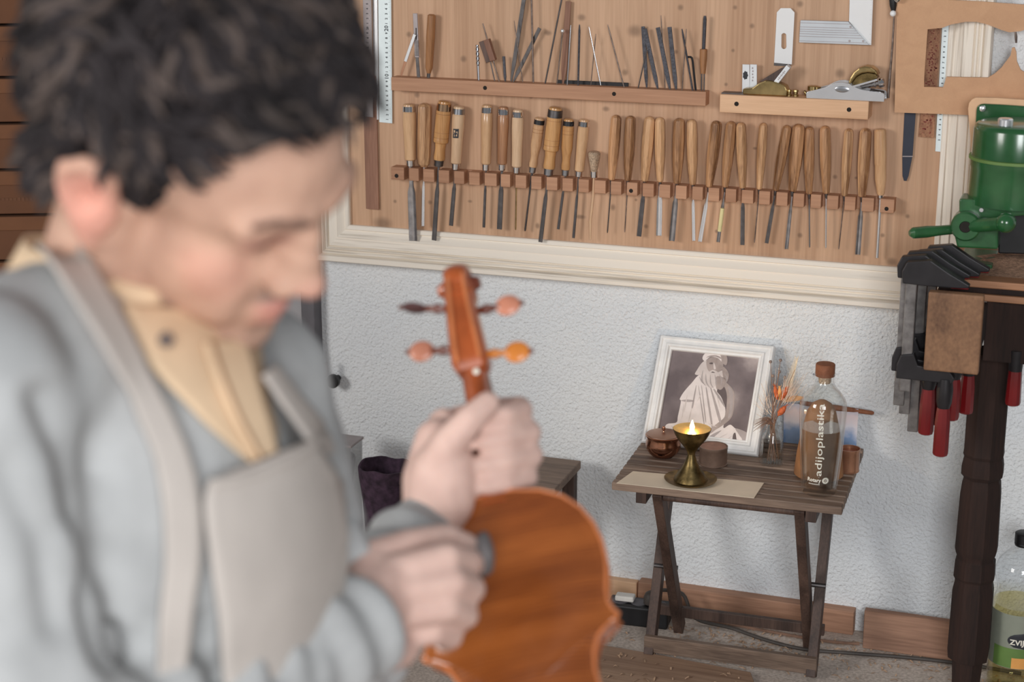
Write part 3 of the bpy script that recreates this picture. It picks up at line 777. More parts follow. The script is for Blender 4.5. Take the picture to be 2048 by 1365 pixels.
def build_files():
    P1 = lambda x, y: (700 + x / 4.876, y / 4.876)
    P2 = lambda x, y: (1080 + x / 4.876, y / 4.876)
    G = 'files and needles on the upper rail'
    # scalpels
    t = thing('scalpel', 'bright flat scalpel leaning point down at the left of the file rail', 'scalpel', W(*P1(505, 745), .017), G)
    mb, b = flat_bar(P1(632, 335), P1(540, 600), 6.2, .002, .017, 0)
    part(t, 'handle', mb, 'polished', 0, .0004)
    a, e = W(*P1(540, 600), .017), W(*P1(505, 745), .017)
    part(t, 'blade', MB().prism([a + XV * .003, a - XV * .003, e - XV * .003 + ZV * .004, e], OUT * .0008), 'copper_tin', 0)
    t = thing('scalpel', 'dark knurled scalpel handle standing upright beside the bright scalpel', 'scalpel', W(*P1(670, 755), .012), G)
    mb, b = flat_bar(P1(636, 130), P1(655, 560), 9.5, .003, .012, 0)
    h = part(t, 'handle', mb, 'ruler_grey', 0, .0006)
    g = MB()
    for k in range(11):
        c = W(*P1(652, 400 + k * 14), .0145)
        g.box(c, XV * .0034, ZV * .0007, OUT * .0008)
    part(h, 'knurling', g, 'dark_steel', 0)
    part(t, 'slot', MB().box(W(*P1(645, 330), .0137), XV * .001, ZV * .012, OUT * .0005), 'black', 0)
    mb, b = flat_bar(P1(655, 560), P1(670, 758), 6.5, .002, .012, 0)
    part(t, 'blade', mb, 'dark_steel', 0)
    t = thing('marking_knife', 'short knife with plain round brown wooden handle on the file rail', 'knife', W(*P1(765, 745), .015), G)
    a, b = W(*P1(797, 140), .015), W(*P1(768, 715), .015)
    s = mpp(a)
    L = (b - a).length
    part(t, 'handle', MB().lathe(a, b - a, [(0, 5 * s), (.002, 8 * s), (L * .4, 9 * s), (L * .41, 8.8 * s), (L * .9, 7.5 * s), (L, 4 * s)], 18), 'stick')
    part(t, 'blade', MB().tube([b, W(*P1(764, 758), .015)], [4 * s, 3.5 * s], 8, .4, side=XV), 'dark_steel')
    mb, b = rod(P1(1240, 440), P1(1255, 782), 5, .02, .9)
    t = thing('drill_bit', 'short twist drill bit standing beside the dark wooden block', 'drill bit', b, G)
    part(t, 'shank', mb, 'steel')
    sp = MB()
    a, c = W(*P1(1240, 440), .02), W(*P1(1249, 640), .02)
    for ph in (0, math.pi):
        sp.tube([a.lerp(c, k / 20) + XV * (.0024 * math.cos(k * .7 + ph)) + OUT * (.0024 * math.sin(k * .7 + ph)) for k in range(21)], .0010, 5)
    part(t, 'flute', sp, 'dark_steel')
    # wooden block on a rod
    t = thing('reaming_tool', 'steel rod through a small dark wooden block, leaning on the file rail', 'reamer', W(*P1(1450, 792), .017), G)
    mb, _ = rod(P1(1295, 228), P1(1455, 795), 2.8, .017, .8)
    part(t, 'rod', mb, 'rust_steel')
    mb, _ = rod(P1(1370, 600), P1(1412, 792), 2.4, .012, .9)
    part(t, 'rod', mb, 'dark_steel')
    mb, _ = flat_bar(P1(1335, 385), P1(1400, 590), 12, .012, .019, 0)
    part(t, 'wooden_block', mb, 'brown_strip', 0, .001)
    mb, _ = flat_bar(P1(1290, 400), P1(1360, 605), 11, .013, .014, 0)
    part(t, 'wooden_block', mb, 'dark_wood', 0, .001)
    L = [
     ('file', 'stubby dark strip right of the dark wooden block', 'f', P1(1500,550), P1(1515,797), 5, .015, 'file_steel'),
     ('needle', 'thin brown needle crossing two leaning files', 'r', P1(1600,200), P1(1685,802), 2, .022, 'rust_steel'),
     ('file', 'tall grey file leaning right, top cut off by the photo edge', 'f', P1(1720,-160), P1(1572,798), 8, .009, 'dark_steel'),
     ('file', 'flat file leaning far right across the tall grey file', 'f', P1(1850,275), P1(1592,800), 7, .014, 'dark_steel'),
     ('rod', 'tall thin vertical rod in the middle of the leaning files', 'r', P1(1768,-120), P1(1788,804), 4, .019, 'rust_steel'),
     ('rod', 'tall slim rod leaning right, left of the black bar', 'r', P2(240,-150), P2(50,818), 3.4, .016, 'dark_steel'),
     ('rod', 'thin rod next to the ball-ended one', 'r', P2(300,245), P2(265,828), 3, .021, 'steel'),
     ('file', 'flat brown strip shaped as a cast shadow behind the ball-ended rod', 'f', P2(278,15), P2(225,822), 11, .007, 'brown_strip'),  # added strip: the cast shadow of a leaning rod built as a bar
     ('needle_file', 'pointed needle file standing alone over the black bar', 'r', P2(386,240), P2(372,832), 4.2, .02, 'file_steel'),
     ('needle', 'fine needle leaning left in the crossing pair', 'r', P2(477,262), P2(592,832), 2.2, .021, 'steel'),
     ('needle', 'fine needle leaning right in the crossing pair', 'r', P2(545,330), P2(495,840), 2, .017, 'rust_steel'),
     ('needle', 'brown rod leaning left over the right end of the black bar', 'r', P2(660,240), P2(820,852), 3, .021, 'rust_steel'),
     ('file', 'grey file crossing behind another at the left of the right group', 'f', P2(1005,258), P2(1042,862), 7, .007, 'file_steel'),
     ('file', 'black tapered file leaning left, first of the right group', 'f', P2(1022,280), P2(1150,872), 8, .014, 'file_steel'),
     ('rod', 'thin rod leaning right at the foot of the right group', 'r', P2(1045,470), P2(957,862), 2.6, .020, 'dark_steel'),
     ('file', 'broad black file leaning left, second of the right group', 'f', P2(1150,268), P2(1270,880), 8.4, .014, 'file_steel'),
     ('needle', 'brown needle standing behind the broad black files', 'r', P2(1180,150), P2(1222,880), 2.2, .008, 'rust_steel'),
     ('file', 'broad black file, nearly upright, third of the right group', 'f', P2(1263,264), P2(1330,882), 8.2, .015, 'file_steel'),
     ('needle_file', 'slim two-tone needle file leaning left beside the hex key', 'r', P2(1385,282), P2(1490,886), 4, .017, 'file_steel'),
     ('needle', 'fine needle leaning right beside the hex key', 'r', P2(1428,282), P2(1385,884), 2.4, .022, 'rust_steel'),
    ]
    for nm, lab, kind, a, b, w, off, mat in L:
        mb, base_ = (flat_bar(a, b, w, .0025, off) if kind == 'f' else rod(a, b, w, off))
        single(nm, lab + ' on the file rail', nm.replace('_', ' '), mb, mat, base_, G, 35)
    t = thing('ball_rod', 'rod with a small bright ball at its top on the file rail', 'rod', W(*P2(165, 822), .02), G)
    mb, _ = rod(P2(222, 300), P2(165, 822), 3, .02, .8)
    part(t, 'shaft', mb, 'rust_steel')
    c = W(*P2(220, 302), .02)
    part(t, 'ball', MB().ball(c, 4.2 * mpp(c)), 'polished')
    # black bar lying on the rail
    a, b = W(*P2(172, 808), .004), W(*P2(862, 838), .004)
    single('steel_bar', 'black flat bar lying along the top of the file rail behind the needles', 'bar', MB().box((a + b) / 2 + ZV * .001, (b - a) / 2, YV * .0025, ZV * .005), 'black', (a + b) / 2, None, 0, .0006)
    # hex key
    o = [W(*P2(1432, 556), .014), W(*P2(1470, 556), .014), W(*P2(1482, 566), .014), W(*P2(1490, 600), .014), W(*P2(1520, 886), .014)]
    single('hex_key', 'black bent hex key standing in the file rail', 'hex key', MB().tube(o, 2.2 * mpp(o[0]), 6), 'black', o[-1], G, 20)
    # handled burnisher
    t = thing('burnisher', 'black rod with a small round wooden handle at the right end of the file rail', 'burnisher', W(*P2(1590, 895), .015), G)
    mb, _ = rod(P2(1609, 155), P2(1595, 490), 7.4, .015, .7)
    part(t, 'shaft', mb, 'file_steel')
    a, b = W(*P2(1596, 478), .015), W(*P2(1590, 718), .015)
    s = mpp(a)
    H = (b - a).length
    part(t, 'handle', MB().lathe(a, b - a, [(0, 6 * s), (.001, 7.4 * s), (H * .4, 7.4 * s), (H, 5 * s)], 18), 'stick')
    for dx in (-12, 12):
        mb, _ = rod(P2(1590 + dx, 715), P2(1588 + dx, 897), 2.6, .015, 1)
        part(t, 'prong', mb, 'dark_steel')

# ------------------------------------------------------------------ planes, square and irons
def wall_poly(pts, off, th):
    return MB().prism([W(x, y, off + th) for x, y in pts], -OUT * th)
def build_planes():
    P3 = lambda x, y: (1420 + x / 4.876, y / 4.876)
    # plane iron hanging on the board
    t = thing('plane_iron', 'shining white slotted plane iron hanging on the board above the brass plane', 'plane iron', W(1568, 128, .003))
    o = [P3(*q) for q in ((652, 120), (690, 80), (785, 80), (824, 122), (797, 628), (625, 612))]
    slot = [P3(720 + 25 * math.cos(a), (350 if math.sin(a) < 0 else 452) + 27 * math.sin(a)) for a in [k * math.pi / 8 for k in range(16)]]
    th = .003
    bm = bmesh.new()
    f_out = [bm.verts.new(W(x, y, .006)) for x, y in o]
    f_in = [bm.verts.new(W(x, y, .006)) for x, y in slot]
    e = [bm.edges.new((l[i], l[(i + 1) % len(l)])) for l in (f_out, f_in) for i in range(len(l))]
    r = bmesh.ops.triangle_fill(bm, edges=e, use_beauty=True)
    g = bmesh.ops.extrude_face_region(bm, geom=list(bm.faces))
    bmesh.ops.translate(bm, verts=[v for v in g['geom'] if isinstance(v, bmesh.types.BMVert)], vec=-OUT * th)
    mb = MB()
    bm.verts.index_update()
    mb.add([v.co.copy() for v in bm.verts], [tuple(v.index for v in f.verts) for f in bm.faces])
    bm.free()
    part(t, 'iron', mb, 'white_metal', 20)
    part(t, 'bevel', wall_poly([P3(*q) for q in ((625, 612), (797, 628), (770, 646), (623, 640))], .003, .002), 'dark_steel', 0)
    # mitre square
    t = thing('mitre_square', 'aluminium mitre square with a white blade hanging at the top of the board', 'square', W(1670, 88, .003))
    st = part(t, 'stock', wall_poly([P3(*q) for q in ((882, 198), (1345, 212), (1550, 440), (868, 415))], .002, .012), 'aluminium', 0, .0006)
    for yl, yr, xr in ((222, 236, 1378), (262, 278, 1400), (285, 303, 1425), (305, 325, 1447), (328, 348, 1468), (352, 374, 1490), (398, 420, 1530)):
        a, b = W(*P3(880 - yl * .03, yl), .0145), W(*P3(xr, yr), .0145)
        part(st, 'groove', MB().box((a + b) / 2, (b - a) / 2, ZV * .0004, OUT * .0004), 'ruler_grey', 0)
    for q in ((1370, 262), (1360, 400), (1493, 402)):
        c = W(*P3(*q), .014)
        part(st, 'rivet', MB().lathe(c, OUT, [(0, .0022), (.0008, .0020)], 12), 'ruler_grey')
    bl = part(t, 'blade', wall_poly([P3(*q) for q in ((1366, -160), (1356, 208), (1548, 438), (1572, 440), (1596, -160))], .006, .0015), 'white_metal', 0)
    g = MB()
    for k in range(60):
        y = 430 - k * 9.5
        c = W(*P3(1573 - (430 - y) * -.036, y), .0078)
        g.box(c - XV * (.001 + .001 * (k % 5 == 0)), XV * (.001 + .001 * (k % 5 == 0)), ZV * .0001, OUT * .0001)
    part(bl, 'scale_marks', g, 'ruler_grey', 0)
    # two small plane irons standing on the shelf
    for k, (x0, x1, y0, y1, txt) in enumerate(((316, 384, 628, 838, 'mark'), (390, 456, 628, 832, 'lines'))):
        o = [P3(x0, y0), P3(x1, y0 + 2), P3(x1 + 4, y1), P3(x0 - 2, y1)]
        t = thing('spare_iron', ['small grey iron with a dark round stamp standing behind the brass plane', 'small grey iron with faint lettering standing behind the brass plane'][k], 'plane iron', W(*P3(x0, 900), .012), 'spare irons on the plane shelf')
        a0 = [W(x, y, .015) for x, y in o]
        a0[2].z = a0[3].z = 1.109
        part(t, 'iron', MB().prism(a0, -OUT * .003), 'iron_label', 0, .0005)
        if k == 0:
            c = W(*P3(345, 735), .0153)
            part(t, 'stamp', MB().add([c + XV * (.0055 * math.cos(a) * (1 - .2 * (j % 2))) + ZV * (.009 * math.sin(a) * (1 - .2 * (j % 2))) for j, a in enumerate([i * math.pi / 7 for i in range(14)])], [tuple(range(14))]), 'ink', 0)
        else:
            g = MB()
            for j in range(5):
                c = W(*P3(415 + 3 * (j % 2), 665 + j * 30), .0153)
                g.box(c, XV * .0012, ZV * .0016, OUT * .0001)
            part(t, 'lettering', g, 'ruler_grey', 0)
    # brass thumb plane
    t = thing('thumb_plane', 'small humped brass plane with a labelled blade on the plane shelf', 'plane', W(*P3(520, 925), .028))
    z0 = 1.1085
    o = [P3(*q) for q in ((318, 925), (318, 868), (410, 860), (470, 815), (540, 785), (600, 790), (680, 815), (735, 838), (752, 880), (745, 930))]
    pts = [W(x, y, .042) for x, y in o]
    for p in pts:
        p.z = max(p.z, z0 + .0002)
    pts[0].z = pts[-1].z = z0 + .0002
    part(t, 'body', MB().prism(pts, -OUT * .026), 'brass', 0, .0025)
    part(t, 'sole', MB().bx(pts[0].x - .042, pts[0].x + .01, -.04, -.016, z0, z0 + .0022), 'dark_steel', 0)
    a, b = W(*P3(640, 815), .03), W(*P3(772, 645), .03)
    d = (b - a).normalized()
    wv_ = d.cross(OUT).normalized()
    bl = part(t, 'blade', MB().box((a + b) / 2, d * (b - a).length / 2, wv_ * .0045, OUT * .009), 'iron_label', 0, .0008)
    g = MB()
    for k in range(7):
        g.box((a + b) / 2 + d * (k - 3) * .0032 + OUT * .0092, d * .001, wv_ * (.0012 + .0008 * (k % 2)), OUT * .0002)
    part(bl, 'lettering', g, 'ruler_grey', 0)
    part(t, 'wedge', MB().prism([W(x, y, .036) for x, y in (P3(480, 795), P3(690, 668), P3(760, 650), P3(640, 805))], -OUT * .016), 'dark_wood', 0, .0008)
    for k, (x, y) in enumerate(((770, 905), (836, 912))):
        c = W(x / 4.876 + 1420, 0, .03)
        c = W(*P3(x, 912), .03)
        part(t, 'brass_foot', MB().lathe((c.x, c.y, z0), ZV, [(0, .0055), (.004, .0055), (.005, .004), (.009, .004), (.0095, .0055), (.0125, .005)], 16), 'brass')
    # brass thumb screw
    c = W(*P3(1005, 880), .03)
    t = thing('thumb_screw', 'loose brass thumb screw between the brass plane and the silver plane', 'screw', (c.x, c.y, z0))
    part(t, 'stem', MB().lathe((c.x, c.y, z0), ZV, [(0, .004), (.003, .004), (.004, .0028), (.014, .0028)], 14), 'brass')
    part(t, 'knob', MB().lathe((c.x, c.y, z0 + .013), ZV, [(0, .008), (.001, .0105), (.008, .0105), (.009, .009)], 20), 'brass')
    part(t, 'wing', MB().ell((c.x - .014, c.y, z0 + .007), (.003, 0, 0), (0, .003, 0), (-.002, 0, .006)), 'brass')
    # silver block plane
    t = thing('block_plane', 'polished silver block plane with a brass lever cap on the plane shelf', 'plane', W(*P3(1320, 955), .03))
    o = [(940, 940), (936, 908), (955, 893), (1040, 874), (1130, 850), (1185, 822), (1230, 806), (1290, 803), (1345, 815), (1400, 845), (1470, 872), (1560, 890), (1650, 897), (1695, 912), (1703, 940), (1698, 972)]
    pts = [W(*P3(*q), .048) for q in o]
    pts[0].z = pts[-1].z = z0 + .0002
    for p in pts:
        p.z = max(p.z, z0 + .0002)
    part(t, 'side_wall', MB().prism(pts, -OUT * .003), 'polished', 0, .0008)
    part(t, 'side_wall', MB().prism([p + YV * .036 for p in pts], -OUT * .003), 'polished', 0, .0008)
    part(t, 'sole', MB().bx(pts[0].x + .002, pts[-1].x - .002, -.046, -.010, z0, z0 + .004), 'steel', 0, .0005)
    c = W(*P3(1287, 873), .0482)
    part(t, 'dimple', MB().ell(c, XV * .0135, ZV * .0058, OUT * .0008, 20, 6), 'steel')
    part(t, 'toe_knob', MB().lathe((pts[3].x - .004, -.029, z0 + .004), ZV, [(0, .006), (.010, .006), (.011, .009), (.016, .009), (.017, .007)], 18), 'brass')
    a = W(*P3(1350, 830), .03)
    cap = []
    P = [(1345, 815), (1365, 760), (1400, 705), (1450, 665), (1510, 648), (1570, 655), (1620, 690), (1640, 740), (1600, 715), (1540, 708), (1480, 718), (1430, 745), (1395, 790), (1375, 822)]
    part(t, 'lever_cap', MB().prism([W(*P3(*q), .046) for q in P], -OUT * .034), 'brass', 0, .003)
    P = [(1378, 826), (1395, 792), (1430, 747), (1480, 720), (1540, 710), (1610, 722), (1640, 760), (1560, 790), (1470, 830)]
    part(t, 'cap_underside', MB().prism([W(*P3(*q), .040) for q in P], -OUT * .022), 'old_brass', 0, .001)
    a, b = W(*P3(1395, 840), .036), W(*P3(1640, 770), .036)
    part(t, 'blade', MB().box((a + b) / 2, (b - a) / 2, (b - a).cross(OUT).normalized() * .0018, OUT * .014), 'polished', 0, .0004)
    a, b = W(*P3(1480, 850), .03), W(*P3(1700, 800), .03)
    d = (b - a).normalized()
    L = (b - a).length
    part(t, 'adjuster', MB().lathe(a, d, [(0, .0035), (L * .55, .0035), (L * .56, .006), (L * .62, .006), (L * .63, .0038), (L * .76, .0038), (L * .77, .0085), (L * .96, .0085), (L, .007)], 18), 'chrome')
    a, b = W(*P3(1560, 905), .03), W(*P3(1690, 935), .03)
    part(t, 'heel_grip', MB().tube([a, b], [.008, .009], 12), 'dark_steel')

# ------------------------------------------------------------------ rulers and hanging things
def ruler(name, label, cat, quad, off, th, mat, marks, numer=None, ink='ink', vertical_ticks='right', group=None):
    t = thing(name, label, cat, W(*quad[3], off), group)
    part(t, 'blade', MB().prism([W(x, y, off + th) for x, y in quad], -OUT * th), mat, 0, .0002)
    tl, tr, br, bl = [W(x, y, off + th + .0002) for x, y in quad]
    if marks:
        L = (tr - br).length
        g = MB()
        step = .002
        for k in range(int(L / step)):
            ln = .0035 if k % 5 else .006
            p = br.lerp(tr, k * step / L)
            d = (bl - br).normalized()
            g.box(p + d * ln / 2, d * ln / 2, ZV * .00011, OUT * .0001)
        part(t, 'scale_marks', g, ink, 0)
    if numer:
        for (txt, y, sz, fx) in numer:
            c = bl.lerp(br, fx)
            top = tl.lerp(tr, fx)
            u = (y - (quad[3][1])) / (quad[0][1] - quad[3][1])
            c = c.lerp(top, u)
            part(t, 'numeral', text_mb(txt, sz, lambda a, b_: c + ZV * a - XV * b_ + OUT * .0002, bold=.0002), ink, 0)
    return t
def build_hangers():
    # three strips hanging at the left of the board
    nums = [(str(k) if k % 10 == 0 else str(k % 10), 247 - k * 9.7, .012 if k % 10 == 0 else .0072, .62) for k in range(1, 31)]
    ruler('steel_ruler', 'long pale steel ruler with black centimetre numbers hanging left of the rails', 'ruler', [(755, -150), (781, -150), (784.5, 247), (758.5, 244.5)], .004, .001, 'ruler_steel', True, nums)
    nums = [(str(k % 10) if k % 10 else str(k), 247 - k * 9.7, .006, .5) for k in range(6, 30)]
    ruler('grey_ruler', 'dull grey ruler hanging left of the long pale steel ruler', 'ruler', [(723.5, -150), (740.5, -150), (746, 235), (729, 233)], .012, .001, 'ruler_grey', True, nums)
    single('steel_strip', 'narrow shiny steel strip hanging between the two metal rulers', 'strip', wall_poly([(743, -150), (753, -150), (757, 240), (747, 239)], .003, .003), 'polished', W(750, 240), None, 0, .0008)
    single('wooden_strip', 'reddish-brown wooden strip hanging below the grey ruler', 'strip', wall_poly([(725, 150), (752, 152), (757.5, 420), (732, 418)], .0022, .004), 'brown_strip', W(744, 419), None, 0, .0006)
    # hanging scriber with white bead
    t = thing('hanging_scriber', 'thin dark rod with a white bead hanging right of the planes', 'rod', W(1776, 195, .035))
    part(t, 'rod', MB().tube([W(1789, 20, .035), W(1785, 90, .03), W(1776, 196, .028)], [.0016, .0020, .0026], 10), 'rust_steel')
    c = W(1786, 27, .04)
    part(t, 'bead', MB().ball(c, .0058), 'white_ball')
    a, b = W(1787, 22, .036), W(1784, -40, .036)
    part(t, 'grip', MB().lathe(a, b - a, [(0, .004), (.010, .0065), (.022, .007), (.06, .006)], 14), 'black')
    c = W(1796, -6, .045)
    part(t, 'knob', MB().ell(c, XV * .008, OUT * .008, ZV * .011), 'chrome')
    # rulers behind the template
    t = ruler('printed_ruler', 'brown wooden ruler with dark red print hanging behind the cut-out template', 'ruler', [(1874, -120), (1891, -120), (1868, 276), (1836.5, 274)], .004, .003, 'printed_wood', False)
    g = MB()
    rnd = random.Random(2)
    for k in range(130):
        y = rnd.uniform(0, 268)
        x0 = 1874 - (y + 120) * (37.5 / 396)
        wpx = 17 + (y + 120) * (14.5 / 396)
        c = W(x0 + wpx * rnd.uniform(.15, .85), y, .0074)
        g.box(c, XV * rnd.uniform(.0006, .002), ZV * rnd.uniform(.0006, .0016), OUT * .0001)
    part(t, 'print', g, 'red_ink', 0)
    nums = [(str(k % 10), 300 - k * 10.5, .005, .5) for k in range(2, 30)]
    ruler('slim_ruler', 'slim pale blue steel ruler hanging behind the cut-out template', 'ruler', [(1894, -120), (1908, -120), (1883.5, 304), (1870.5, 303)], .004, .0015, 'ruler_steel', False, nums)
    # spatula
    o = [(1809, 150), (1833, 150), (1831, 232), (1825, 312), (1817, 352), (1813, 362), (1808, 362), (1805, 352), (1804.5, 312), (1809, 225)]
    t = thing('palette_knife', 'dark blue-black blade tapering to a round tip below the cut-out template', 'spatula', W(1812, 362, .004))
    part(t, 'blade', wall_poly(o, .003, .0015), 'dark_blue', 0)
    part(t, 'ferrule_line', wall_poly([(1805, 312), (1825.5, 312), (1825.4, 314), (1805, 314)], .0046, .0002), 'ruler_grey', 0)
    # violin template board
    t = thing('violin_template', 'flat tan template board with a violin-shaped cut-out hanging over the frame', 'template', W(1860, 228, .04))
    outer = [(1796, -70), (1890, -70), (1897, 0), (1960, 3), (2048, 9.5), (2140, 15), (2140, 246), (2048, 238), (1930, 230), (1789, 225)]
    inner = [(1855, 58.7), (1884, 56), (1902, 49), (1931, 43.6), (1953, 43.6), (1975, 49), (2003, 60), (2018, 64.7), (2041, 62.4), (2060, 56), (2085, 48), (2110, 50), (2115, 130), (2080, 157),
             (2060, 153), (2048, 144), (2041, 140), (2033.5, 123), (2032.5, 105), (2029, 95), (2024, 96), (2021, 111), (2003, 135), (1990, 147), (1976, 155.6), (1930, 155), (1893, 154), (1886, 175), (1848, 174), (1848, 159)]
    bm = bmesh.new()
    e = []
    for l in (outer, inner):
        vv = [bm.verts.new(W(x, y, .036)) for x, y in l]
        e += [bm.edges.new((vv[i], vv[(i + 1) % len(vv)])) for i in range(len(vv))]
    bmesh.ops.triangle_fill(bm, edges=e, use_beauty=True)
    g = bmesh.ops.extrude_face_region(bm, geom=list(bm.faces))
    bmesh.ops.translate(bm, verts=[v for v in g['geom'] if isinstance(v, bmesh.types.BMVert)], vec=-OUT * .008)
    bm.verts.index_update()
    mb = MB()
    mb.add([v.co.copy() for v in bm.verts], [tuple(v.index for v in f.verts) for f in bm.faces])
    bm.free()
    part(t, 'board', mb, 'mdf', 20)
    h = [W(2031, 64, .034), W(2032, 74, .034), W(2032.5, 86, .034)]
    part(t, 'hook', MB().tube(h, [.002, .0026, .0018], 8), 'rust_steel')

# ------------------------------------------------------------------ folding table and what stands on it
TZ = 0.41
def build_table():
    ang = math.radians(2.0)
    u, v = Vector((math.cos(ang), math.sin(ang), 0)), Vector((-math.sin(ang), math.cos(ang), 0))
    c = Vector((-0.650, -0.186, 0))
    t = thing('folding_table', 'low slatted folding wooden table with crossed legs against the white wall', 'table', c)
    Pn = lambda a, b, z: c + u * a + v * b + ZV * z
    n, dep, hw = 12, 0.345, 0.2165
    pitch = dep / n
    for k in range(n):
        b = -dep / 2 + pitch * (k + .5)
        part(t, 'slat', MB().box(Pn(0, b, TZ - .008), u * hw, v * (pitch / 2 - .0042), ZV * .008), 'table_wood', 0, .002)
    for a in (-.16, .16):
        part(t, 'batten', MB().box(Pn(a, 0, TZ - .027), u * .010, v * .165, ZV * .011), 'table_leg', 0, .001)
    def leg(a, b0, z0, b1, z1, w=.0095, dd=.0155):
        p, q = Pn(a, b0, z0), Pn(a, b1, z1)
        d = (q - p).normalized()
        nrm = d.cross(u).normalized()
        return part(t, 'leg', MB().box((p + q) / 2, d * (q - p).length / 2, u * w, nrm * dd), 'table_leg', 0, .0015)
    for sx in (-1, 1):
        leg(.134 * sx + .004, -.150, .397, .088, .004)
        leg(.162 * sx, .130, .397, -.050, .004)
        p = Pn(.148 * sx + .002, .012, .172)
        part(t, 'pivot_bolt', MB().lathe(p - u * .024, u, [(0, .005), (.048, .005)], 10), 'dark_steel')
    part(t, 'top_dowel', MB().lathe(Pn(-.13, -.143, .382), u, [(0, .0075), (.268, .0075)], 12), 'table_leg')
    part(t, 'rear_stretcher', MB().box(Pn(.0, .062, .055), u * .170, v * .006, ZV * .011), 'table_leg', 0, .0012)
    part(t, 'front_stretcher', MB().box(Pn(.0, -.052, .030), u * .172, v * .006, ZV * .017), 'table_wood', 0, .0012)

def build_table_things():
    # paper runner
    pts = [Z(x, y, TZ + .0012) for x, y in ((1266, 943), (1528, 966), (1508, 996.5), (1233, 966.5))]
    single('paper_sheet', 'cream paper strip lying under the brass goblet on the slatted table', 'paper', MB().prism(pts, -ZV * .0008), 'paper', sum(pts, Vector()) / 4, None, 0)
    # framed photograph leaning on the wall
    BL, BR, TL, TR = Vector((-.866, -.128, TZ + .001)), Vector((-.629, -.131, TZ + .001)), Vector((-.869, -.002, .601)), Vector((-.634, -.004, .603))
    t = thing('framed_photograph', 'white framed black-and-white photograph of a seated bearded man in a turban, leaning on the wall', 'picture frame', (BL + BR) / 2)
    ux = (BR - BL).normalized()
    uz = (TL - BL)
    uz = (uz - ux * uz.dot(ux)).normalized()
    nn = uz.cross(ux).normalized()
    if nn.y > 0:
        nn = -nn
    org = (BL + BR + TL + TR) / 4
    def FP(zx, zy, lift=0.0):
        d = ray(1280 + zx / 4.55, 650 + zy / 4.55)
        o = org + nn * lift
        return CP + d * ((o - CP).dot(nn) / d.dot(nn))
    w, h = (BR - BL).length / 2, ((TL - BL).length + (TR - BR).length) / 4
    cc = BL + ux * w + uz * h
    prof = [(0, -.012), (0, .002), (.002, .006), (.006, .007), (.008, .004), (.016, .006), (.018, .009), (.022, .009), (.024, .005), (.028, .004), (.029, .001), (.029, -.012)]
    for a, b, w0, h0 in ((-uz, ux, h, w), (uz, -ux, h, w), (ux, uz, w, h), (-ux, -uz, w, h)):
        vs_, fs = [], []
        m = len(prof)
        for (q, y) in prof:
            vs_ += [cc + a * (w0 - q) - b * (h0 - q) + nn * y, cc + a * (w0 - q) + b * (h0 - q) + nn * y]
        fs = [(2 * i, 2 * i + 1, 2 * i + 3, 2 * i + 2) for i in range(m - 1)] + [tuple(2 * i for i in range(m)), tuple(2 * i + 1 for i in range(m))]
        part(t, 'frame_moulding', MB().add(vs_, fs), 'frame_paint', 25)
    ph = part(t, 'photo', MB().box(cc - nn * .003, ux * (w - .026), uz * (h - .026), nn * .002), 'photo_back', 0)
    org = cc.copy()
    def soften(pts, k=5):
        n_ = len(pts)
        V = [Vector((x, y, 0)) for x, y in pts]
        out = []
        for i in range(n_):
            a, b, c, d = V[i - 1], V[i], V[(i + 1) % n_], V[(i + 2) % n_]
            for j in range(k):
                f = j / k
                q = .5 * ((2 * b) + (c - a) * f + (2 * a - 5 * b + 4 * c - d) * f * f + (3 * b - a - 3 * c + d) * f ** 3)
                out.append((q.x, q.y))
        return out
    def shp(name, pts, mat, lift):
        pts = soften(pts)
        return part(ph, name, MB().add([FP(x, y, -.001 + lift) for x, y in pts], [tuple(range(len(pts)))]), mat, 0)
    shp('robe', [(545,455),(470,530),(400,610),(362,675),(372,700),(345,830),(330,890),(245,905),(228,960),(330,985),(420,1040),(560,1090),(700,1095),(840,1105),(985,1110),(1000,1040),(985,995),(940,965),(870,945),(820,910),(760,940),(775,850),(775,760),(740,660),(690,560),(640,500)], 'photo_white', .0002)
    shp('bare_arm', [(690,560),(720,470),(790,530),(845,590),(860,650),(850,790),(820,860),(740,925),(690,955),(640,990),(615,965),(700,900),(768,840),(778,760),(740,660)], 'photo_skin', .0004)
    shp('arm_shade', [(700,600),(760,560),(790,640),(785,760),(770,840),(778,760),(740,660)], 'photo_dark', .0005)
    shp('knee', [(868,945),(940,965),(985,995),(1000,1040),(985,1108),(860,1100),(880,1060),(930,1050),(900,1000)], 'photo_fold', .0004)
    shp('knee_shade', [(845,1010),(868,985),(885,1065),(930,1090),(960,1112),(850,1102)], 'photo_dark', .0005)
    shp('sleeve_shade', [(372,690),(430,680),(490,690),(480,700),(420,702)], 'photo_fold', .0005)
    for k, (a, b, c, d) in enumerate((((530,560),(548,640),(585,880),(575,880)), ((600,600),(612,600),(660,900),(645,905)), ((640,580),(650,580),(735,850),(715,870)), ((672,600),(690,600),(772,730),(765,745)), ((505,570),(512,570),(485,740),(470,745)), ((560,580),(566,580),(600,860),(592,862)))):
        shp('robe_fold', (a, b, c, d), 'photo_fold', .0005)
    shp('lap_fold', [(590,1080),(640,1010),(740,960),(700,1000),(640,1050),(620,1085)], 'photo_fold', .0005)
    shp('beard', [(545,455),(575,400),(612,390),(640,432),(700,432),(755,415),(800,440),(790,515),(735,590),(690,560),(650,575),(600,550)], 'photo_pale', .0006)
    shp('beard_shade', [(690,480),(730,470),(790,500),(780,540),(735,592),(692,562)], 'photo_mid', .0007)
    shp('hair', [(560,350),(605,325),(612,392),(575,410),(545,455),(500,450),(520,410)], 'photo_pale', .0007)
    shp('hair', [(752,380),(800,425),(808,470),(790,520),(755,470)], 'photo_mid', .0007)
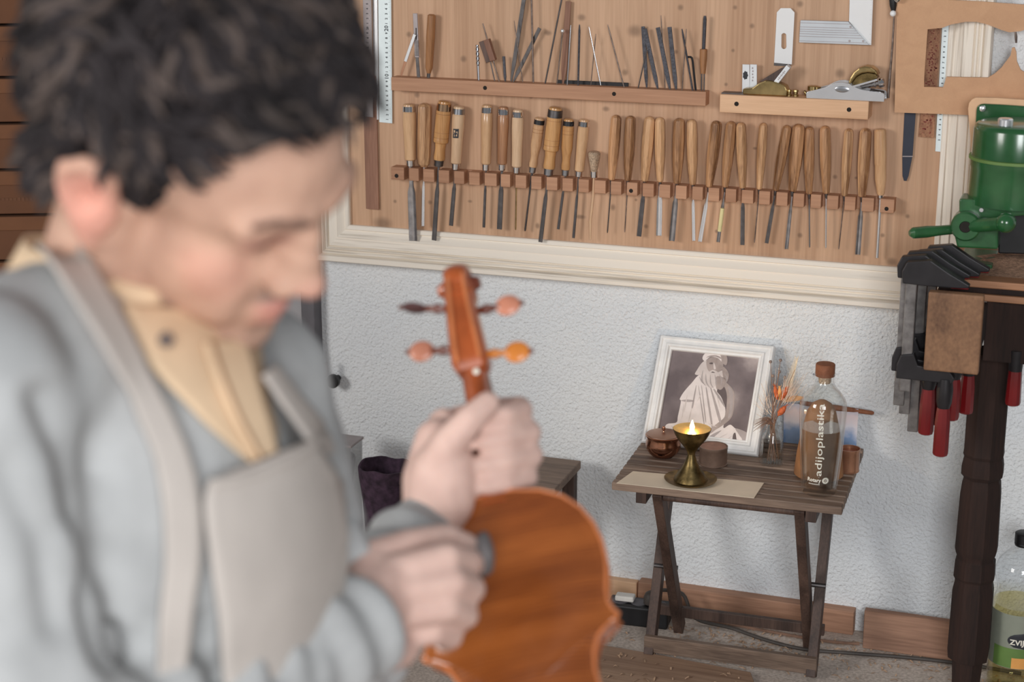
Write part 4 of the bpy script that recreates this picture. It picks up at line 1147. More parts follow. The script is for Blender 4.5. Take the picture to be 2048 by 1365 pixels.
    shp('face', [(606,325),(650,297),(715,300),(755,345),(750,405),(705,432),(640,432),(610,392)], 'photo_skin', .0008)
    shp('face_shade', [(690,320),(715,300),(755,345),(750,405),(705,432),(690,400)], 'photo_mid', .0009)
    shp('eye', [(628,350),(652,343),(666,352),(648,360)], 'photo_dark', .0010)
    shp('nose', [(668,350),(676,350),(690,398),(672,402)], 'photo_pale', .0010)
    shp('mouth', [(632,428),(660,424),(692,436),(660,437)], 'photo_dark', .0010)
    shp('moustache', [(625,432),(660,412),(700,425),(720,450),(690,440),(660,426),(635,444)], 'photo_pale', .0011)
    shp('turban', [(568,305),(590,264),(650,249),(720,252),(780,275),(797,320),(782,368),(748,342),(705,302),(640,293),(592,330)], 'photo_white', .0012)
    shp('turban_shade', [(728,258),(782,278),(797,320),(782,368),(745,342),(740,300)], 'photo_mid', .0013)
    for x0, y0, x1, y1, x2, y2 in ((575,410,560,500,600,560), (600,440,600,520,640,580), (640,450,640,530,670,580), (680,450,690,520,700,570), (720,450,740,500,735,560), (760,440,790,480,780,530), (540,470,560,520,590,545)):
        a_, b_, c_ = Vector((x0, y0)), Vector((x1, y1)), Vector((x2, y2))
        shp('beard_lock', [tuple(a_), tuple(b_ + Vector((9, 0))), tuple(c_), tuple(b_ - Vector((3, 0)))], 'photo_fold', .00085)
    for x0, y0, x1, y1 in ((430,640,400,800), (470,760,440,890), (400,720,380,860), (560,620,520,700), (700,640,730,760), (620,900,700,930), (700,1040,800,990), (760,1070,840,1010), (650,1070,700,1020), (280,920,330,950), (440,960,520,985)):
        a_, b_ = Vector((x0, y0)), Vector((x1, y1))
        w_ = (b_ - a_).orthogonal().normalized() * 5
        shp('robe_fold', [tuple(a_), tuple((a_ + b_) / 2 + w_), tuple(b_), tuple((a_ + b_) / 2 - w_)], 'photo_pale', .00055)
    shp('arm_light', [(800,560),(842,610),(846,700),(830,820),(800,850),(818,740),(815,640)], 'photo_fold', .00055)
    shp('turban_fold', [(600,300),(640,280),(700,280),(740,300),(735,310),(690,290),(640,291)], 'photo_mid', .0013)
    # brass goblet lamp
    g = Z(1381, 962, TZ + .002)
    t = thing('oil_lamp', 'tall brass goblet oil lamp with a burning flame on the cream paper', 'oil lamp', g)
    part(t, 'saucer', MB().lathe(g, ZV, [(0, .030), (.001, .044), (.004, .049), (.0055, .050), (.0055, .047), (.003, .040), (.0025, .0)], 40), 'old_brass')
    part(t, 'foot', MB().lathe(g + ZV * .0028, ZV, [(0, .0325), (.003, .031), (.010, .027), (.022, .0185), (.036, .0115), (.048, .0078), (.054, .0072)], 36), 'old_brass')
    cup = [(.052, .0072), (.058, .008), (.066, .0125), (.076, .0205), (.086, .028), (.096, .0335), (.104, .0362), (.1045, .0352)]
    part(t, 'bowl', MB().lathe(g, ZV, cup, 40), 'old_brass')
    mb = MB()
    prof = [(.1046, .0353), (.1040, .0345), (.098, .0325), (.092, .028), (.091, .002)]
    part(t, 'bowl_lining', MB().lathe(g, ZV, prof, 40), 'gold_inside')
    part(t, 'wick', MB().lathe(g + ZV * .0925, ZV, [(0, .005), (.004, .005), (.005, .002), (.008, .0015)], 12), 'wax')
    part(t, 'flame', MB().lathe(g + ZV * .099, ZV, [(0, .0015), (.004, .0042), (.009, .0048), (.014, .0034), (.019, .0014), (.022, .0003)], 14), 'flame')
    l = bpy.data.lights.new('flame_light', 'POINT')
    l.energy, l.color, l.shadow_soft_size = 0.42, (1.0, 0.66, 0.30), 0.006
    lo = bpy.data.objects.new('flame_light', l)
    lo.location = Vector((0, 0, .122))
    lo.parent = t
    COL.objects.link(lo)
    # copper pot
    g = Z(1326, 912, TZ)
    t = thing('copper_pot', 'small round polished copper pot with a flat lid on the slatted table', 'pot', g)
    part(t, 'bowl', MB().lathe(g, ZV, [(0, .018), (.001, .022), (.008, .029), (.018, .0345), (.028, .0350), (.036, .0325), (.040, .0335), (.0415, .034)], 40), 'copper')
    part(t, 'rim', MB().lathe(g + ZV * .0408, ZV, [(0, .0338), (.001, .0355), (.003, .0358), (.004, .034)], 40), 'copper')
    part(t, 'lid', MB().lathe(g + ZV * .0445, ZV, [(0, .0345), (.0015, .0335), (.0035, .026), (.005, .012), (.0055, .002)], 40), 'copper_lid')
    part(t, 'knob', MB().lathe(g + ZV * .049, ZV, [(0, .003), (.002, .0018), (.004, .0018), (.0055, .0035), (.008, .0042), (.011, .0032), (.0125, .001)], 16), 'copper')
    # tin with lid
    for k, (x, y, r, hgt, lab, body, top) in enumerate(((1426, 932, .0278, .037, 'squat brown tin between the goblet and the glass vase', 'tin', 'tin_top'), (1697, 946, .0205, .046, 'slim copper-coloured candle tin behind the glass bottle at the right edge', 'copper_tin', 'wax'))):
        g = Z(x, y - 4, TZ)
        t = thing('candle_tin', lab, 'tin', g)
        part(t, 'body', MB().lathe(g, ZV, [(0, r * .97), (.001, r), (.0025, r), (.003, r * .975), (hgt - .006, r * .975), (hgt - .005, r), (hgt, r), (hgt, r * .93), (hgt - (.002 if k == 0 else .008), r * .92), (hgt - (.0022 if k == 0 else .0082), 0.001)], 36), body)
        part(t, 'top', MB().lathe(g + ZV * (hgt - (.0018 if k == 0 else .008)), ZV, [(0, r * .915), (.0008, r * .9), (.0009, .001)], 36), top)
    # glass vase with dried flowers
    g = Z(1543, 928, TZ)
    t = thing('flower_vase', 'small clear glass bottle vase holding dried orange and pink flowers', 'vase', g)
    zt = W(1545, 846, -g.y).z - TZ
    r = .0225
    outer = [(0, r * .9), (.002, r), (zt * .3, r), (zt * .62, r * .92), (zt * .76, r * .62), (zt * .82, r * .56), (zt * .95, r * .58), (zt, r * .7)]
    inner = [(zt, r * .62), (zt * .94, r * .5), (zt * .8, r * .5), (zt * .6, r * .84), (.006, r * .9), (.005, .001)]
    part(t, 'glass_body', MB().lathe(g, ZV, outer + inner, 32), 'glass')
    part(t, 'water', MB().lathe(g + ZV * .0055, ZV, [(0, r * .88), (zt * .5, r * .86)], 28), 'water')
    o = -g.y
    def fp(x, y, dy=0):
        return W(x, y, o + dy)
    mouth = g + ZV * zt * .9
    rnd = random.Random(11)
    stems = MB()
    heads = [(1541, 724), (1561, 721), (1546, 752), (1559, 744), (1570, 755)]
    fl = [(1552, 784), (1560, 788), (1570, 784), (1564, 823), (1590, 740)]
    for k, (x, y) in enumerate(heads + fl):
        e = fp(x, y, rnd.uniform(-.01, .01))
        b = g + Vector((rnd.uniform(-.012, .012), rnd.uniform(-.01, .01), .008))
        stems.tube([b, mouth + Vector((rnd.uniform(-.006, .006), rnd.uniform(-.006, .006), 0)), mouth.lerp(e, .5) + Vector((rnd.uniform(-.004, .004), 0, .004)), e], [.0009, .0009, .0007, .0005], 6)
    part(t, 'stems', stems, 'stem_brown')
    for (x, y) in heads:
        c = fp(x, y)
        part(t, 'seed_head', MB().ball(c, .0032, 10, 6), 'bead')
    for (x0, y0, x1, y1, wd, mat) in ((1549, 770, 1555, 800, 5, 'orange_flower'), (1559, 772, 1560, 800, 4, 'amber_flower'), (1575, 772, 1564, 800, 5, 'orange_flower'), (1572, 812, 1556, 832, 6.5, 'orange_flower')):
        a, b = fp(x0, y0, .005), fp(x1, y1, .005)
        s = mpp(a)
        L = (b - a).length
        part(t, 'flower', MB().lathe(a, b - a, [(0, s * .5), (L * .15, wd * s * .55), (L * .45, wd * s), (L * .75, wd * s * .85), (L, s)], 12), mat)
        hb = MB()
        for k in range(10):
            q = rnd.random()
            ph_ = rnd.uniform(0, 6.28)
            c0 = a.lerp(b, q)
            dirn = (XV * math.cos(ph_) + YV * math.sin(ph_)) * .7 + (a - b).normalized() * .7
            hb.tube([c0, c0 + dirn * wd * s * 1.5], [.0006, .0002], 4)
        part(t, 'flower_fluff', hb, mat)
    gr = MB()
    for k in range(120):                    # pink feather grass
        x, y = rnd.gauss(1583, 15), rnd.gauss(770, 14)
        if k % 3 == 0:
            x, y = rnd.gauss(1532, 9), rnd.gauss(800, 22)
        e = fp(x, y, rnd.uniform(-.014, .014))
        m_ = mouth.lerp(e, .6) + Vector((rnd.uniform(-.006, .006), rnd.uniform(-.006, .006), .004))
        gr.tube([m_, e], [.0005, .0003], 4)
    part(t, 'pink_grass', gr, 'pink_grass', kind='stuff')
    gr = MB()
    for k in range(40):
        q = k / 40
        a = fp(1574 + 20 * q, 790 - 72 * q, .004)
        for sd in (-1, 1):
            gr.tube([a, a + XV * (.0085 * sd * (1 - q * .6)) + ZV * .009], [.0005, .0002], 4)
    part(t, 'cream_plume', gr, 'cream_grass', kind='stuff')
    gr = MB()
    for k in range(34):                     # strands drooping over the left lip
        e = fp(rnd.uniform(1504, 1536), rnd.uniform(838, 866), rnd.uniform(0, .012))
        gr.tube([mouth + ZV * .004, mouth.lerp(e, .5) + ZV * .012, e], [.0006, .0005, .0003], 4)
    part(t, 'drooping_grass', gr, 'stem_brown', kind='stuff')
    a, b = fp(1558, 800), fp(1608, 796)
    mb = MB()
    s = mpp(a)
    part(t, 'leaf', MB().tube([a, a.lerp(b, .3), a.lerp(b, .7), b], [1 * s, 6 * s, 6 * s, 2 * s], 10, .2, side=ZV), 'leaf_tan')
    # postcard
    a, b = W(1566, 898, .03), W(1712, 903, .03)
    a.z = b.z = TZ + .001
    c, d = W(1717, 819, .008), W(1568, 806, .008)
    n_ = (b - a).cross(d - a).normalized()
    single('postcard', 'small postcard of a cloudy blue sky propped behind the glass bottle', 'postcard', MB().prism([a, b, c, d], n_ * .0008), 'postcard', (a + b) / 2, None, 0)
    # wooden stick resting on the postcard
    a, b = W(1600, 806, .012), W(1748, 827, .004)
    single('wooden_stick', 'slim brown wooden stick resting across the top of the postcard', 'stick', MB().tube([a, a.lerp(b, .5), b.lerp(a, .03), b], [.0045, .006, .0042, .0025], 12), 'cork', (a + b) / 2)
    # brown cone behind the bottle
    g = Z(1637, 950, TZ)
    hz = W(1646, 800, -g.y).z - TZ
    single('incense_cone', 'tall rounded brown cone standing behind the clear glass bottle', 'cone', MB().lathe(g, ZV, [(0, .044), (.003, .047), (hz * .3, .043), (hz * .6, .036), (hz * .85, .027), (hz * .95, .018), (hz * .99, .008), (hz, .001)], 36), 'incense_brown', g)
    # glass water bottle
    g = Z(1638, 984, TZ)
    o = -g.y
    H = lambda py: W(1648, py, o).z - TZ
    t = thing('water_bottle', 'tall clear glass water bottle with a brown stopper and white lettering', 'bottle', g)
    R1, R0 = .0432, .0332
    outer = [(0, R0 * .9), (.002, R0 * .98), (.006, R0), (H(900), (R0 + R1) * .515), (H(822), R1), (H(808), R1 * .985), (H(798), R1 * .92), (H(786), R1 * .74), (H(775), R1 * .52), (H(768), .0185), (H(762), .0165), (H(752), .0162), (H(750), .0185), (H(746), .0185), (H(745), .0165)]
    inn = [(H(745), .0125), (H(765), .0128), (H(774), R1 * .42), (H(786), R1 * .68), (H(798), R1 * .86), (H(812), R1 * .94), (H(822), R1 * .945), (H(900), (R0 + R1) * .48), (.014, R0 * .92), (.012, R0 * .85), (.011, .001)]
    part(t, 'glass_body', MB().lathe(g, ZV, outer + inn, 48), 'glass')
    part(t, 'water', MB().lathe(g + ZV * .0125, ZV, [(0, R0 * .84), (.002, R0 * .9), (H(900) - .0125, (R0 + R1) * .475), (H(855) - .0125, R1 * .915)], 44), 'water')
    st = part(t, 'stopper', MB().lathe(g + ZV * (H(752)), ZV, [(0, .0122), (.0005, .0178), (.022, .0178), (.0235, .0165)], 28), 'cork')
    part(t, 'stopper_plug', MB().lathe(g + ZV * (H(766)), ZV, [(0, .0105), (.012, .0122)], 24), 'bristle')
    def onb(x, y, z0, a0):                  # wrap lettering around the bottle: x along height, y around
        zz = z0 + x
        rr = R0 + (R1 - R0) * min(1, max(0, (zz - .006) / (H(815) - .006))) + .0006
        a = a0 + y / rr
        return g + Vector((math.cos(a) * rr, math.sin(a) * rr, zz))
    facing = math.atan2(CP.y - g.y, CP.x - g.x)
    part(t, 'lettering', text_mb('adijoplastika', .026, lambda x, y: onb(x * 1.12, -y * .70, H(868), facing - .08), bold=.0001), 'clear_label', 0)
    part(t, 'lettering', text_mb('Rotary', .0105, lambda x, y: onb(y, x * .9, H(950), facing - .30), bold=.0003), 'clear_label', 0)
    wl = MB()
    for k in range(24):
        a0, a1 = k * math.pi / 12, (k + .62) * math.pi / 12
        wl.add([onb(q * math.sin(a), q * math.cos(a), H(950), facing + .30) for q, a in ((.0042, a0), (.0064, a0), (.0064, a1), (.0042, a1))], [(0, 1, 2, 3)])
    for k in range(18):
        a0, a1 = k * math.pi / 9, (k + 1) * math.pi / 9
        wl.add([onb(q * math.sin(a), q * math.cos(a), H(950), facing + .30) for q, a in ((.0036, a0), (.0052, a0), (.0052, a1), (.0036, a1))], [(0, 1, 2, 3)])
    for k in range(6):
        a = k * math.pi / 3
        p, q = Vector((math.cos(a), math.sin(a))), Vector((-math.sin(a), math.cos(a)))
        wl.add([onb(w_.y, w_.x, H(950), facing + .30) for w_ in (p * .001 + q * .0005, p * .004 + q * .0005, p * .004 - q * .0005, p * .001 - q * .0005)], [(0, 1, 2, 3)])
    part(t, 'wheel_emblem', wl, 'clear_label', 0)
    g2 = MB()
    for k in range(9):
        x0 = -.010 + k * .0024
        g2.add([onb(yy, xx, H(958), facing - .30) for xx, yy in ((x0, -.001), (x0 + .0014, -.001), (x0 + .0014, .001), (x0, .001))], [(0, 1, 2, 3)])
    part(t, 'small_print', g2, 'clear_label', 0)

# ------------------------------------------------------------------ workbench, machine and clamps on the right
def build_bench():
    zt = 0.842
    x0 = W(1876, 555, .30).x
    t = thing('workbench', 'small dark wooden workbench with turned legs at the right edge', 'workbench', (-0.196 + .4, -.17, 0))
    part(t, 'top', MB().bx(x0, .75, -.30, -.032, zt - .013, zt), 'bench', 0, .002)
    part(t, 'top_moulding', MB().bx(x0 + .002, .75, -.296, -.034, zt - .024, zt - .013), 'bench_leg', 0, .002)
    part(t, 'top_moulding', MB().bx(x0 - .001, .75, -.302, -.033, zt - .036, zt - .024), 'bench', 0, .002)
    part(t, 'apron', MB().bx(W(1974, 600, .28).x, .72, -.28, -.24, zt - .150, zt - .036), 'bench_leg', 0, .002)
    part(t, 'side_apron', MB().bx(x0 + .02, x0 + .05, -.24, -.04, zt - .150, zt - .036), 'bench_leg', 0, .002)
    a, b = W(1857, 584, .40), W(1972, 592, .40)
    zb = W(1846, 741, .40).z
    part(t, 'jaw_block', MB().bx(a.x, b.x - .003, -.40, -.380, zb, a.z), 'bench_block', 0, .003)
    part(t, 'jaw_rail', MB().bx(b.x - .05, b.x - .003, -.381, -.29, zb + .04, zt - .04), 'bench_leg', 0, .002)
    hz = [W(2034, q, .27) for q in (700, 742, 812)]
    part(t, 'vise_collar', MB().lathe((hz[0].x, -.27, hz[1].z), ZV, [(0, .012), (hz[0].z - hz[1].z, .014)], 14), 'clamp_black')
    part(t, 'vise_handle', MB().lathe((hz[0].x, -.27, hz[2].z), ZV, [(0, .009), (.002, .0125), (.006, .0138), (hz[1].z - hz[2].z, .012)], 12), 'red_plastic', 25)
    S = lambda py: W(1960, py, .20).z
    prof = [(S(700), .035), (S(895), .035), (S(905), .036), (S(912), .033), (S(916), .035), (S(930), .037), (S(946), .037), (S(951), .033), (S(955), .031), (S(962), .034), (S(985), .036), (S(1095), .038), (S(1104), .036), (S(1112), .033), (S(1117), .033), (S(1121), .036), (S(1152), .037), (S(1158), .034), (S(1163), .034), (S(1180), .037), (S(1300), .038), (S(1318), .036), (S(1322), .028), (0.0, .024)]
    def leg(x, y):
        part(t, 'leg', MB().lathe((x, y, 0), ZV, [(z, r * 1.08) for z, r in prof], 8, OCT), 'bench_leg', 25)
    lx = W(1980, 752, .20).x
    leg(lx, -.20)
    leg(lx + .8, -.20)
    leg(lx + .8, -.085)
    # sawdust heap
    c = W(1990, 530, .22)
    rnd = random.Random(3)
    rows = []
    cx, cy = -.16, -.17
    for j in range(14):
        rows.append([Vector((cx + (i - 11) * .016, cy + (j - 6.5) * .014, zt + .0005 + max(0, .022 * math.exp(-((i - 11) / 7) ** 2 - ((j - 6.5) / 4.5) ** 2) - .003) * (1 + .5 * noise.noise(Vector((i * .7, j * .7, 1)))))) for i in range(23)])
    single('sawdust_heap', 'brown heap of sawdust under the green machine on the workbench', 'sawdust', MB().grid(rows), 'sawdust', (cx, cy, zt), None, 60, 0, 'stuff')

def build_machine():
    zt = 0.842
    t = thing('green_machine', 'green enamelled bench machine with motor housing and lever on the workbench', 'machine', (-.19, -.18, zt))
    # back plate, tan board behind it
    def rr(pts_px, off, th):
        return MB().prism([W(x, y, off + th) for x, y in pts_px], -OUT * th)
    tan = [(1944, 199), (1938, 206), (1936, 218), (1940, 270), (1952, 420), (2140, 430), (2140, 206), (1990, 196), (1952, 195.5)]
    part(t, 'backing_board', rr(tan, .10, .012), 'tan_plate', 0, .001)
    gp = [(1960, 209), (1954, 214), (1952.5, 222), (1948, 300), (1946, 420), (2140, 428), (2140, 219), (2000, 209.5), (1968, 208)]
    part(t, 'back_plate', rr(gp, .114, .010), 'green', 0, .002)
    for x, y in ((1965, 217), (1957, 268)):
        c = W(x, y, .125)
        part(t, 'bolt', MB().lathe(c, OUT, [(0, .0055), (.003, .0055), (.0045, .003)], 10), 'polished')
    cx = W(2032, 320, .21)
    x, y = cx.x, -.21
    S = lambda py: W(2032, py, .21).z
    r = 88 * mpp(cx)
    part(t, 'motor_housing', MB().lathe((x, y, 0), ZV, [(S(405), r * 1.02), (S(335), r), (S(330), r * 1.02), (S(314), r * 1.02), (S(311), r * .99), (S(258), r * .98), (S(250), r * .95), (S(246), r * .90), (S(244), r * .80)], 48), 'green', 30)
    part(t, 'housing_ring', MB().lathe((x, y, 0), ZV, [(S(319), r * 1.01), (S(318), r * 1.045), (S(312.5), r * 1.045), (S(311.5), r * 1.0)], 48), 'label_green')
    part(t, 'shoulder_glint', MB().lathe((x - .020, y - .045, S(246)), ZV, [(0, .013), (.012, .013), (.014, .011)], 20), 'polished')  # added bright piece: a reflection on the housing shoulder given a shape
    # casting under the housing
    q = lambda px, py, off=.27: W(px, py, off)
    part(t, 'bracket', rr([(1918, 398), (2010, 402), (2140, 412), (2140, 434), (2050, 432), (2003, 436), (1996, 470), (1996, 500), (1914, 496), (1908, 470), (1918, 440)], .20, .06), 'green_cast', 0, .004)
    c = q(1932, 452)
    part(t, 'boss', MB().lathe(c + YV * .03, OUT, [(0, .026), (.036, .026), (.040, .023), (.040, .0105), (.036, .0100), (.034, .0005)], 28), 'green_cast')
    part(t, 'bore', MB().lathe(c - YV * .0102, OUT, [(0, .0096), (.0006, .0096)], 20), 'hole')
    a, b = q(1906, 459, .26), q(1819, 467, .30)
    part(t, 'lever', MB().tube([a, a.lerp(b, .35), a.lerp(b, .6), a.lerp(b, .92), b], [.0085, .009, .0105, .0100, .005], 14), 'green_cast')
    a, b = q(1945, 452), q(2012, 446, .31)
    part(t, 'handle_rod', MB().tube([a, b], [.012, .013], 14), 'green_cast')
    part(t, 'handle_ball', MB().ball(b, .0175, 20, 12), 'green')
    part(t, 'set_screw', MB().lathe(q(1963, 420, .262), OUT, [(0, .004), (.003, .0035)], 12), 'polished')
    part(t, 'black_guard', rr([(1996, 420), (2140, 408), (2140, 512), (1996, 508)], .16, .05), 'black', 0, .003)
    part(t, 'base_plate', MB().bx(W(1914, 496, .26).x, W(1985, 496, .26).x, -.225, -.10, zt, zt + .012), 'green_cast', 0, .002)

def build_clamps():
    zt = .842
    top = zt + .006
    def clamp(label, off, dx, y_bar, arm, y_jaw, y_col, y_red, dz=0.0):
        x, y = W(1819, 640, .365).x + dx, -off
        t = thing('bar_clamp', label, 'clamp', (x + .05, y, W(1880, y_red, off).z), 'bar clamps hanging on the bench edge')
        zb = W(1811, y_bar, off).z
        part(t, 'bar', MB().bx(x - .0095, x + .0095, y - .0045, y + .0045, zb, zt + .026 + dz), 'bar_steel', 0, .002)
        hd = [(x - .015, top - .004), (x - .017, top + .018), (x - .010, top + .034), (x + .030, top + .040), (x + .062, top + .020), (x + .098, top + .001), (x + .096, top - .004), (x + .080, top - .0055), (x + .020, top - .0055)]
        part(t, 'fixed_jaw', MB().prism([(a, y - .009, z + dz) for a, z in hd], YV * .018), 'clamp_black', 0, .002)
        part(t, 'pad', MB().bx(x + .066, x + .096, y - .008, y + .008, top - .0060 + dz, top - .0015 + dz), 'red_plastic', 0, .001)
        z1 = W(1811, y_jaw, off).z
        sj = [(x - .016, z1 - .013), (x - .016, z1 + .012), (x - .010, z1 + .030), (x + .012, z1 + .034), (x + .020, z1 + .014), (x + arm + .007, z1 + .008), (x + arm + .016, z1 - .004), (x + arm + .012, z1 - .014)]
        part(t, 'sliding_jaw', MB().prism([(a, y - .009, z) for a, z in sj], YV * .018), 'clamp_black', 0, .002)
        hx = x + arm
        zc, zr, ze = W(1880, y_jaw + 14, off).z, W(1880, y_col, off).z, W(1880, y_red, off).z
        part(t, 'spindle', MB().lathe((hx, y, zc - .01), ZV, [(0, .0055), (.08, .0055)], 12), 'bar_steel')
        part(t, 'collar', MB().lathe((hx, y, zr), ZV, [(0, .011), (.01, .0135), ((zc - zr) * .6, .0145), (zc - zr, .012)], 16), 'clamp_black')
        part(t, 'handle', MB().lathe((hx, y, ze), ZV, [(0, .009), (.002, .0125), (.006, .0138), ((zr - ze) * .7, .0135), (zr - ze, .0115)], 10), 'red_plastic', 25)
    clamp('nearest bar clamp with a thick steel bar and the lowest bright red handle', .365, 0, 783, .068, 742, 815, 912)
    clamp('second bar clamp from the front, hooked over the bench edge', .34, -.012, 812, .050, 728, 780, 872, .003)
    clamp('third bar clamp from the front, half hidden behind the nearer bars', .315, -.004, 828, .058, 712, 768, 850, .006)
    clamp('fourth bar clamp from the front, handle dark red in shade', .29, .010, 862, .066, 698, 755, 838, .004)
    clamp('rearmost bar clamp of the stack, closest to the white wall', .262, .024, 846, .074, 690, 745, 822, .007)

def build_oil_bottle():
    g = Z(2023, 1382, 0)
    o = -g.y
    H = lambda py: W(2040, py, o).z
    t = thing('oil_bottle', 'clear plastic cooking oil bottle, two thirds empty, dark cap, at the bench foot', 'bottle', g)
    s = mpp(g)
    R = 52 * s
    pr = [(0, R * .8), (.004, R * .95), (.012, R), (H(1215), R), (H(1195), R * .93), (H(1185), R * .86), (H(1170), R * .86), (H(1150), R * .98), (H(1140), R * .985), (H(1120), R * .86), (H(1100), R * .5), (H(1092), R * .32), (H(1085), R * .30), (H(1078), R * .3)]
    part(t, 'plastic_body', MB().lathe(g, ZV, pr, 40), 'pet')
    part(t, 'oil', MB().lathe(g + ZV * .002, ZV, [(0, R * .78), (.003, R * .92), (.012, R * .97), (H(1230), R * .97), (H(1205), R * .95)], 40), 'oil')
    part(t, 'cap', MB().lathe(g + ZV * (H(1090)), ZV, [(0, R * .34), (.004, R * .36), (.006, R * .34), (.007, R * .36), (H(1066) - H(1090), R * .36), (H(1065) - H(1090) + .001, R * .3)], 30), 'black')
    f = math.atan2(CP.y - g.y, CP.x - g.x)
    def cyl(a0, a1, z0, z1, lift, n=18):
        return MB().grid([[g + Vector((math.cos(f + a0 + (a1 - a0) * i / n) * (R + lift), math.sin(f + a0 + (a1 - a0) * i / n) * (R + lift), z)) for i in range(n + 1)] for z in (z0, (z0 + z1) / 2, z1)])
    lb = part(t, 'label_sheet', cyl(-1.25, 1.4, H(1318), H(1212), .0006), 'label_grey', 40)
    part(lb, 'label_band', cyl(-.85, 1.3, H(1317), H(1278), .0010), 'label_green', 40)
    part(lb, 'label_corner', cyl(-.1, .5, H(1317), H(1296), .0014), 'label_orange', 40)
    def el(a, z, w, h, lift, mat, nm):
        return part(lb, nm, MB().add([g + Vector((math.cos(f + a + w * math.cos(k * math.pi / 12) / R) * (R + lift), math.sin(f + a + w * math.cos(k * math.pi / 12) / R) * (R + lift), z + h * math.sin(k * math.pi / 12))) for k in range(24)], [tuple(range(24))]), mat, 0)
    am = .42
    za = H(1262)
    rows = []
    for j in range(9):
        v = -1 + j / 4
        wv_ = math.sqrt(max(0, 1 - v * v)) * .034 + .002
        rows.append([g + Vector((math.cos(f + am + w_ * wv_ / R) * (R + .0018), math.sin(f + am + w_ * wv_ / R) * (R + .0018), za + v * .017)) for w_ in [-1 + i / 8 for i in range(17)]])
    part(lb, 'oval_badge', MB().grid(rows), 'ink', 40)
    def onl(x, y):
        a = f + am + x / R
        return g + Vector((math.cos(a) * (R + .0026), math.sin(a) * (R + .0026), za - .003 + y))
    part(lb, 'lettering', text_mb('ZVIJEZDA', .0145, onl, bold=.0004), 'clear_label', 0)

